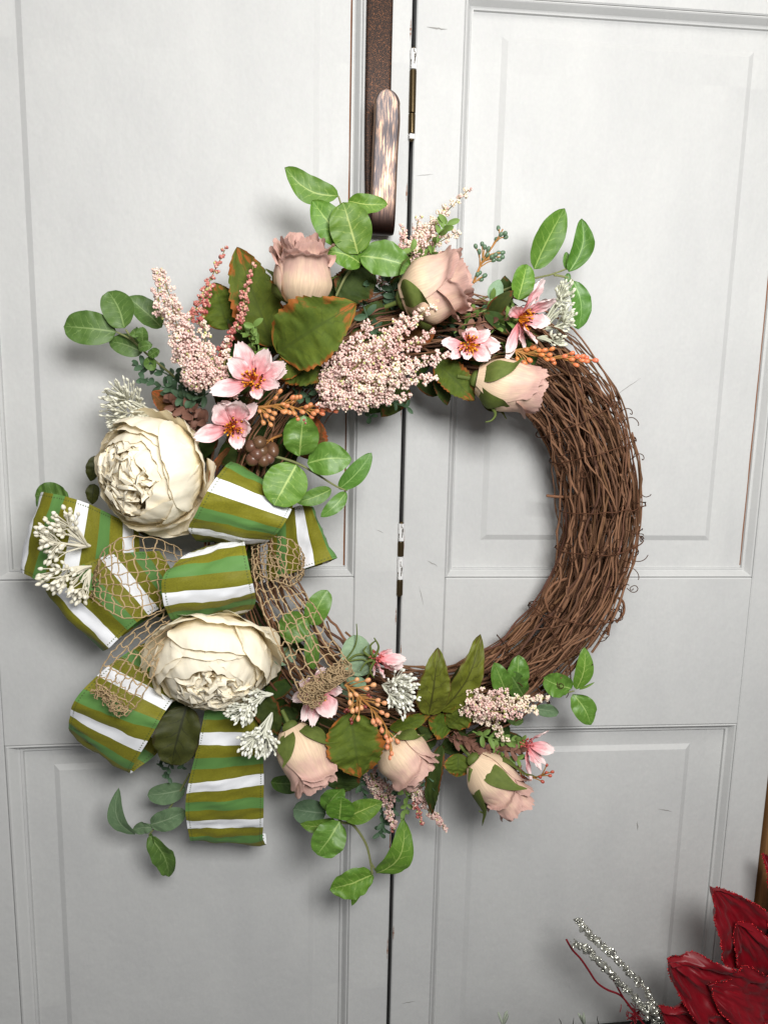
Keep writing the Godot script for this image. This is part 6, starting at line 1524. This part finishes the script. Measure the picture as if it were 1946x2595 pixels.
	berry_spray("small grey green seed sprig rising behind the sideways rosebud", [Vector3(0.0548,0.2386,0.0660), Vector3(0.0632,0.2595,0.0660), Vector3(0.0762,0.2797,0.0660), Vector3(0.0822,0.2907,0.0660)], [Vector3(0.0785,0.2919,0.0660), Vector3(0.0834,0.2860,0.0660), Vector3(0.0797,0.2850,0.0660), Vector3(0.0771,0.2814,0.0660), Vector3(0.0854,0.2835,0.0660), Vector3(0.0561,0.2736,0.0660), Vector3(0.0616,0.2755,0.0660), Vector3(0.0640,0.2726,0.0660), Vector3(0.0591,0.2681,0.0660), Vector3(0.0674,0.2706,0.0660), Vector3(0.0795,0.2689,0.0660), Vector3(0.0837,0.2691,0.0660), Vector3(0.0826,0.2643,0.0660), Vector3(0.0799,0.2624,0.0660), Vector3(0.0750,0.2657,0.0660), Vector3(0.0714,0.2638,0.0660), Vector3(0.0667,0.2653,0.0660), Vector3(0.0640,0.2617,0.0660), Vector3(0.0609,0.2485,0.0660), Vector3(0.0657,0.2461,0.0660), Vector3(0.0630,0.2424,0.0660), Vector3(0.0582,0.2466,0.0660), Vector3(0.0743,0.2613,0.0660)], 0.0024, [lin(92, 118, 92), lin(100, 124, 100)])
	berry_spray("dull green grape like seed cluster above the bow loop", [Vector3(-0.1309,0.0886,0.0840), Vector3(-0.1419,0.0840,0.0840), Vector3(-0.1507,0.0750,0.0840)], [Vector3(-0.1501,0.0739,0.0920), Vector3(-0.1397,0.0749,0.0920), Vector3(-0.1579,0.0668,0.0920), Vector3(-0.1484,0.0660,0.0920), Vector3(-0.1592,0.0782,0.0920), Vector3(-0.1518,0.0822,0.0920), Vector3(-0.1440,0.0678,0.0920), Vector3(-0.1544,0.0712,0.0920)], 0.0068, [lin(96, 88, 52), lin(104, 72, 56)])
	berry_spray("deep red seed heads among the orange berries", [Vector3(-0.1179,0.0939,0.0960), Vector3(-0.1114,0.1018,0.0960), Vector3(-0.1058,0.1071,0.0960)], [Vector3(-0.1111,0.1038,0.1000), Vector3(-0.1059,0.1047,0.1000), Vector3(-0.1094,0.1012,0.1000), Vector3(-0.1041,0.0969,0.1000), Vector3(-0.1076,0.0943,0.1000), Vector3(-0.1024,0.0996,0.1000), Vector3(-0.1180,0.1049,0.1000)], 0.0019, [lin(140, 52, 56), lin(168, 86, 80)])
	berry_spray("deep red seed heads below the lower orange spray", [Vector3(-0.0620,-0.1678,0.1040), Vector3(-0.0549,-0.1778,0.1040), Vector3(-0.0592,-0.1974,0.1040)], [Vector3(-0.0672,-0.1815,0.1080), Vector3(-0.0649,-0.1845,0.1080), Vector3(-0.0686,-0.1854,0.1080), Vector3(-0.0629,-0.1915,0.1080), Vector3(-0.0601,-0.1935,0.1080), Vector3(-0.0619,-0.1954,0.1080), Vector3(-0.0461,-0.1676,0.1080), Vector3(-0.0438,-0.1706,0.1080), Vector3(-0.0475,-0.1715,0.1080), Vector3(-0.0492,-0.1782,0.1080)], 0.0018, [lin(130, 52, 56), lin(150, 76, 66)])
	berry_spray("small red brown seeds at the tip of the lower garland", [Vector3(0.1215,-0.2664,0.0840), Vector3(0.1376,-0.2779,0.0840), Vector3(0.1555,-0.2723,0.0840)], [Vector3(0.1526,-0.2641,0.0880), Vector3(0.1565,-0.2686,0.0880), Vector3(0.1503,-0.2694,0.0880), Vector3(0.1582,-0.2703,0.0880), Vector3(0.1456,-0.2772,0.0880), Vector3(0.1479,-0.2816,0.0880), Vector3(0.1259,-0.2762,0.0880), Vector3(0.1292,-0.2796,0.0880), Vector3(0.1251,-0.2805,0.0880), Vector3(0.1279,-0.2753,0.0880), Vector3(0.1232,-0.2740,0.0880), Vector3(0.1433,-0.2739,0.0880), Vector3(0.1547,-0.2733,0.0880)], 0.0019, [lin(150, 52, 52), lin(190, 92, 70)])
	g = wpart("filler_sprig", "fine blue green sprigs under the tall pink plume")
	sprig(g, Vector3(-0.2100,0.1219,0.0700), Vector3(-0.2655,0.1511,0.0660), 9, 0.012, "sprig")
	sprig(g, Vector3(-0.2138,0.1263,0.0740), Vector3(-0.2610,0.1382,0.0700), 8, 0.011, "sprig")
	sprig(g, Vector3(-0.2058,0.1132,0.0700), Vector3(-0.2344,0.1345,0.0780), 7, 0.012, "sprig")
	sprig(g, Vector3(-0.2003,0.1266,0.0800), Vector3(-0.2255,0.1219,0.0840), 6, 0.012, "sprig")
	sprig(g, Vector3(-0.1524,0.1619,0.0880), Vector3(-0.1571,0.1887,0.0960), 5, 0.012, "spriglight")
	sprig(g, Vector3(-0.1525,0.1663,0.0840), Vector3(-0.1692,0.1824,0.0900), 4, 0.012, "spriglight")
	sprig(g, Vector3(-0.2053,0.1177,0.0740), Vector3(-0.2207,0.1476,0.0840), 6, 0.012, "sprig")
	g = wpart("filler_sprig", "fine dark green sprigs between the two top rosebuds")
	sprig(g, Vector3(-0.0185,0.2153,0.0620), Vector3(-0.0468,0.2356,0.0660), 6, 0.013, "sprig")
	sprig(g, Vector3(-0.0235,0.2059,0.0660), Vector3(-0.0373,0.2497,0.0600), 7, 0.013, "sprig")
	sprig(g, Vector3(-0.0372,0.1876,0.0700), Vector3(-0.0542,0.2127,0.0760), 4, 0.014, "sprig")
	sprig(g, Vector3(-0.0001,0.2249,0.0600), Vector3(-0.0188,0.2598,0.0560), 6, 0.012, "sprig")
	g = wpart("filler_sprig", "light green sprig over the plume beside the hook")
	sprig(g, Vector3(0.0098,0.2537,0.0760), Vector3(0.0239,0.2900,0.0780), 5, 0.013, "spriglight")
	sprig(g, Vector3(0.0050,0.2532,0.0780), Vector3(-0.0092,0.2650,0.0800), 3, 0.014, "spriglight")
	g = wpart("filler_sprig", "fine green sprigs at the edge of the opening under the large plume")
	sprig(g, Vector3(-0.0639,0.1204,0.0760), Vector3(-0.0083,0.1168,0.0720), 8, 0.009, "sprig")
	sprig(g, Vector3(-0.0728,0.1247,0.0740), Vector3(-0.0448,0.1070,0.0700), 6, 0.01, "sprig")
	sprig(g, Vector3(-0.0910,0.1288,0.0760), Vector3(-0.1179,0.1500,0.0860), 6, 0.012, "sprig")
	sprig(g, Vector3(-0.0956,0.1331,0.0780), Vector3(-0.1178,0.1283,0.0840), 5, 0.011, "sprig")
	g = wpart("filler_sprig", "brown tinted sprigs beside the drooping rosebud")
	sprig(g, Vector3(0.0396,-0.2278,0.0800), Vector3(0.1177,-0.2409,0.0920), 13, 0.013, "brownsprig")
	sprig(g, Vector3(0.0485,-0.2210,0.0840), Vector3(0.1123,-0.2596,0.0960), 12, 0.013, "brownsprig")
	sprig(g, Vector3(0.0597,-0.2286,0.0800), Vector3(0.1036,-0.2761,0.0940), 11, 0.012, "brownsprig")
	sprig(g, Vector3(0.0680,-0.2208,0.0860), Vector3(0.1178,-0.2314,0.0900), 9, 0.012, "spriglight")
	sprig(g, Vector3(0.0838,-0.2372,0.0860), Vector3(0.1117,-0.2723,0.0920), 7, 0.012, "brownsprig")
	sprig(g, Vector3(0.0892,-0.2331,0.0840), Vector3(0.1157,-0.2513,0.0920), 7, 0.012, "spriglight")
	g = wpart("filler_sprig", "brown tinted sprigs above the upper peony")
	sprig(g, Vector3(-0.2059,0.0912,0.0720), Vector3(-0.2345,0.1216,0.0800), 6, 0.014, "brownsprig")
	sprig(g, Vector3(-0.2009,0.1004,0.0780), Vector3(-0.2209,0.1135,0.0880), 6, 0.015, "brownsprig")
	sprig(g, Vector3(-0.2101,0.0868,0.0740), Vector3(-0.2128,0.1093,0.0860), 5, 0.014, "brownsprig")
	g = wpart("filler_sprig", "brown and green sprigs behind the small pink flower")
	sprig(g, Vector3(0.0267,0.1716,0.0740), Vector3(0.0831,0.2036,0.0840), 9, 0.014, "brownsprig")
	sprig(g, Vector3(0.0349,0.1894,0.0760), Vector3(0.0877,0.2170,0.0820), 8, 0.013, "spriglight")
	sprig(g, Vector3(0.0698,0.1900,0.0840), Vector3(0.0902,0.1988,0.0920), 5, 0.014, "spriglight")
	sprig(g, Vector3(0.0186,0.1986,0.0640), Vector3(0.0635,0.2085,0.0700), 7, 0.014, "sprig")
	sprig(g, Vector3(0.0471,0.2088,0.0600), Vector3(0.0738,0.2227,0.0640), 4, 0.013, "spriglight")
	sprig(g, Vector3(0.0807,0.1817,0.0800), Vector3(0.0970,0.1684,0.0900), 6, 0.012, "spriglight")
	g = wpart("filler_sprig", "thin green sprigs hanging below the lower garland")
	sprig(g, Vector3(-0.0303,-0.2761,0.0520), Vector3(-0.0179,-0.3510,0.0480), 9, 0.01, "sprig")
	sprig(g, Vector3(-0.0457,-0.2797,0.0540), Vector3(-0.0343,-0.3209,0.0500), 7, 0.01, "sprig")
	sprig(g, Vector3(-0.0050,-0.2861,0.0560), Vector3(0.0016,-0.3316,0.0540), 6, 0.011, "spriglight")
	sprig(g, Vector3(-0.0089,-0.3001,0.0500), Vector3(-0.0227,-0.3576,0.0460), 7, 0.01, "sprig")
	sprig(g, Vector3(0.0277,-0.2640,0.0700), Vector3(0.0298,-0.2877,0.0760), 5, 0.011, "sprig")
	g = wpart("filler_sprig", "small grey green sprigs under the dark hanging leaf")
	sprig(g, Vector3(-0.2394,-0.2548,0.0540), Vector3(-0.2564,-0.2603,0.0520), 4, 0.009, "sprig")
	sprig(g, Vector3(-0.2322,-0.2499,0.0540), Vector3(-0.2496,-0.2763,0.0520), 5, 0.009, "sprig")
	sprig(g, Vector3(-0.2230,-0.2471,0.0500), Vector3(-0.2353,-0.2649,0.0500), 4, 0.009, "sprig")
	# curling stem that carries the flower seen from behind
	g = wpart("curling_stem")
	stem(g, [Vector3(-0.0688,-0.1456,0.0800), Vector3(-0.0556,-0.1355,0.0800), Vector3(-0.0412,-0.1373,0.0800), Vector3(-0.0354,-0.1395,0.0800)], 0.0011, 0.0013, "stem_green")
	stem(g, [Vector3(-0.0688,-0.1436,0.0800), Vector3(-0.0581,-0.1280,0.0800), Vector3(-0.0554,-0.1157,0.0800), Vector3(-0.0561,-0.1024,0.0800)], 0.0010, 0.0005, "stem_green")
	stem(g, [Vector3(-0.0675,-0.1419,0.0820), Vector3(-0.0486,-0.1399,0.0820), Vector3(-0.0412,-0.1500,0.0820), Vector3(-0.0458,-0.1624,0.0820)], 0.0009, 0.0006, "stem_green")
	for q in [[Vector3(-0.0393,-0.1354,0.0880), Vector3(-0.0424,-0.1236,0.0880), Vector3(-0.0368,-0.1178,0.0880)], [Vector3(-0.0377,-0.1338,0.0900), Vector3(-0.0341,-0.1240,0.0900), Vector3(-0.0390,-0.1142,0.0900)], [Vector3(-0.0395,-0.1377,0.0900), Vector3(-0.0470,-0.1404,0.0900), Vector3(-0.0525,-0.1491,0.0900)], [Vector3(-0.0379,-0.1379,0.0920), Vector3(-0.0424,-0.1477,0.0920), Vector3(-0.0384,-0.1557,0.0920)], [Vector3(-0.0400,-0.1371,0.0860), Vector3(-0.0487,-0.1300,0.0860), Vector3(-0.0459,-0.1242,0.0860)]]:
		stem(g, q, 0.0016, 0.0006, "stem_green", "sepal")
	# tendrils of the rosebud calyxes
	stem(g, [Vector3(0.0599,0.1244,0.1080), Vector3(0.0674,0.1193,0.1080), Vector3(0.0714,0.1128,0.1080), Vector3(0.0680,0.1070,0.1080), Vector3(0.0617,0.1051,0.1080)], 0.0022, 0.0005, "stem_green", "sepal")
	stem(g, [Vector3(0.0639,-0.2532,0.1040), Vector3(0.0635,-0.2687,0.1040), Vector3(0.0731,-0.2827,0.1040), Vector3(0.0806,-0.2947,0.1040), Vector3(0.0800,-0.3041,0.1040), Vector3(0.0739,-0.3017,0.1040)], 0.0026, 0.0007, "stem_green", "sepal")


# ------------------------------------------------------------------ the winter decoration in the corner
func build_christmas() -> void:
	# black trough top, only its rim comes into view
	var lo := Vector3(0.1212,-0.6061,0.0600)
	var b := MB.new()
	var x0 := lo.x
	var y1 := Vector3(0.2502,-0.6070,0.0600).y
	shift = Vector3(x0 + 0.2, y1 - 0.16, 0.13)
	b.box(Vector3(x0, y1 - 0.16, 0.06), Vector3(x0 + 0.5, y1 - 0.004, 0.20), 0.004)
	for k in 260:
		var p := Vector3(x0 + 0.5 * rng.randf(), y1 - 0.004, 0.06 + 0.13 * rng.randf())
		var d := (Vector3.UP + rdir() * 0.9).normalized()
		b.tube([p, p + d * 0.005, p + d * 0.009 + rdir() * 0.002], [0.0007, 0.0006, 0.0002], 4, Color.WHITE, 1.0, false)
	var o := obj("planter_trough", fin(b), M.dark, self)
	o.position = shift
	tag(o, "black planter trough holding the red and silver decoration", "planter")
	# red poinsettia
	shift = Vector3(0.4331,-0.5918,0.0900)
	var f := empty("poinsettia", self)
	f.position = shift
	tag(f, "red velvet poinsettia with glittering petal edges, in the corner by the jamb", "artificial flower")
	for q in [[Vector3(0.4466,-0.5539,0.0920), Vector3(0.3405,-0.4040,0.1120), 150.0, 10.0, 0.05], [Vector3(0.4507,-0.5684,0.1040), Vector3(0.2935,-0.4862,0.1220), 190.0, -8.0, 0.10], [Vector3(0.4575,-0.5442,0.0900), Vector3(0.4237,-0.4182,0.1180), 170.0, 14.0, 0.06], [Vector3(0.4583,-0.6194,0.1100), Vector3(0.2926,-0.5497,0.1120), 170.0, -14.0, 0.06], [Vector3(0.4936,-0.5773,0.0700), Vector3(0.4349,-0.3998,0.0660), 90.0, 24.0, 0.04], [Vector3(0.4433,-0.6035,0.1120), Vector3(0.3545,-0.5795,0.1400), 150.0, 0.0, 0.05], [Vector3(0.4600,-0.5623,0.0980), Vector3(0.3650,-0.4364,0.1260), 120.0, -16.0, 0.12], [Vector3(0.4480,-0.5811,0.1100), Vector3(0.3332,-0.5054,0.1360), 130.0, 20.0, 0.12]]:
		var pm := MB.new()
		leaf_mesh(pm, q[0], q[1], q[2] * 0.00054, {"kind": "blade", "fold": 0.22, "bend": q[4], "tilt": q[3], "wave": 0.12, "nu": 28, "nv": 40, "pleat": 0.018, "crumple": 0.07})
		var pn := obj("petal", fin(pm), M.velvet, f)
		var ed := MB.new()
		for k in range(0, 40):
			for e in [0, 28]:
				for j in 5:
					var p: Vector3 = (pm.v[k * 29 + e] as Vector3).lerp(pm.v[k * 29 + 29 + e], rng.randf()) + shift
					ed.ball(p + rdir() * 0.0008, rdir(), 0.0008, 0.0007, Color.WHITE * rr(0.5, 1.2), 5, 3)
		var eo := obj("glitter_edge", fin(ed), M.redglitter, pn)
		eo.set_meta("kind", "stuff")
	# silver twigs
	shift = Vector3(0.2983,-0.5786,0.1000)
	var t := empty("silver_twig_pick", self)
	t.position = shift
	tag(t, "silver beaded twigs leaning out of the trough in front of the door", "twig decoration")
	for q in [[Vector3(0.3135,-0.5992,0.0960), Vector3(0.2864,-0.5478,0.0960), Vector3(0.2434,-0.4964,0.0960), Vector3(0.2140,-0.4677,0.0960), Vector3(0.1947,-0.4460,0.0960)], [Vector3(0.3025,-0.5943,0.1000), Vector3(0.2736,-0.5521,0.1000), Vector3(0.2374,-0.5131,0.1000), Vector3(0.2108,-0.4845,0.1000), Vector3(0.1898,-0.4689,0.1000)], [Vector3(0.3207,-0.5985,0.1040), Vector3(0.3025,-0.5723,0.1040), Vector3(0.2904,-0.5621,0.1040), Vector3(0.2829,-0.5524,0.1040)]]:
		var tb := MB.new()
		var c := spline(q, 22)
		tb.tube(c, [0.0011], 5)
		for k in c.size():
			var fr := float(k) / c.size()
			for j in 4:
				var big := rr(0.0012, 0.0036) * (0.35 + 0.85 * absf(sin(k * 0.5 + q[0].x * 99.0))) * (0.55 + 0.45 * minf(1.0, (1.0 - fr) * 5.0)) * (1.0 if rng.randf() < 0.8 else 1.5)
				tb.ball(c[k] + rdir() * 0.0034 * (0.3 + 0.8 * absf(sin(k * 0.5 + q[0].x * 99.0))), rdir(), big, big * 0.62, Color(0.9, 0.9, 0.86) * rr(0.6, 1.05), 5, 3)
		obj("beaded_twig", fin(tb), M.glitter, t)
	shift = Vector3(0.2900,-0.5901,0.0900)
	var rt := empty("red_twig", self)
	rt.position = shift
	tag(rt, "thin dark red twig curving beside the silver beaded twigs", "twig decoration")
	var rb := MB.new()
	rb.tube(spline([Vector3(0.2937,-0.5998,0.0900), Vector3(0.2758,-0.5765,0.0900), Vector3(0.2564,-0.5515,0.0900), Vector3(0.2383,-0.5414,0.0900), Vector3(0.2253,-0.5306,0.0900), Vector3(0.2142,-0.5136,0.0900), Vector3(0.2044,-0.4991,0.0900), Vector3(0.1937,-0.4865,0.0900), Vector3(0.1858,-0.4730,0.0900)], 6), [0.0012], 5, Color.WHITE)
	rb.tube(spline([Vector3(0.2925,-0.5978,0.0920), Vector3(0.2622,-0.5581,0.0920), Vector3(0.2417,-0.5232,0.0920), Vector3(0.2294,-0.5073,0.0920)], 6), [0.0011], 5, Color.WHITE)
	for k in 40:
		var p := Vector3(0.2736,-0.5744,0.0920) + rdir() * Vector3(0.018, 0.010, 0.008) * rng.randf()
		var d := rdir()
		rb.tube([p, p + d * 0.004 + rdir() * 0.002, p + d * 0.008], [0.0006], 4)
	var dr: Material = M.redtwig
	obj("twig", fin(rb), dr, rt)
	# flocked tips peeping over the trough's rim
	shift = Vector3.ZERO
	var n := 0
	for at in [Vector3(0.1152,-0.5696,0.0960), Vector3(0.2099,-0.5753,0.1000)]:
		shift = at
		var fo := empty("frosted_sprig", self)
		fo.position = at
		tag(fo, ["short frosted sprig at the free end of the black trough", "short frosted sprig below the silver beaded twigs"][n], "twig decoration")
		n += 1
		var fb := MB.new()
		for k in 5:
			var d := (Vector3(rr(-0.6, 0.6), 1, rr(-0.2, 0.4))).normalized()
			fb.ball(at + d * 0.008, d, 0.010, 0.0018, lin(168, 176, 160), 6, 5)
		obj("needles", fin(fb), M.plain, fo)
	shift = Vector3.ZERO
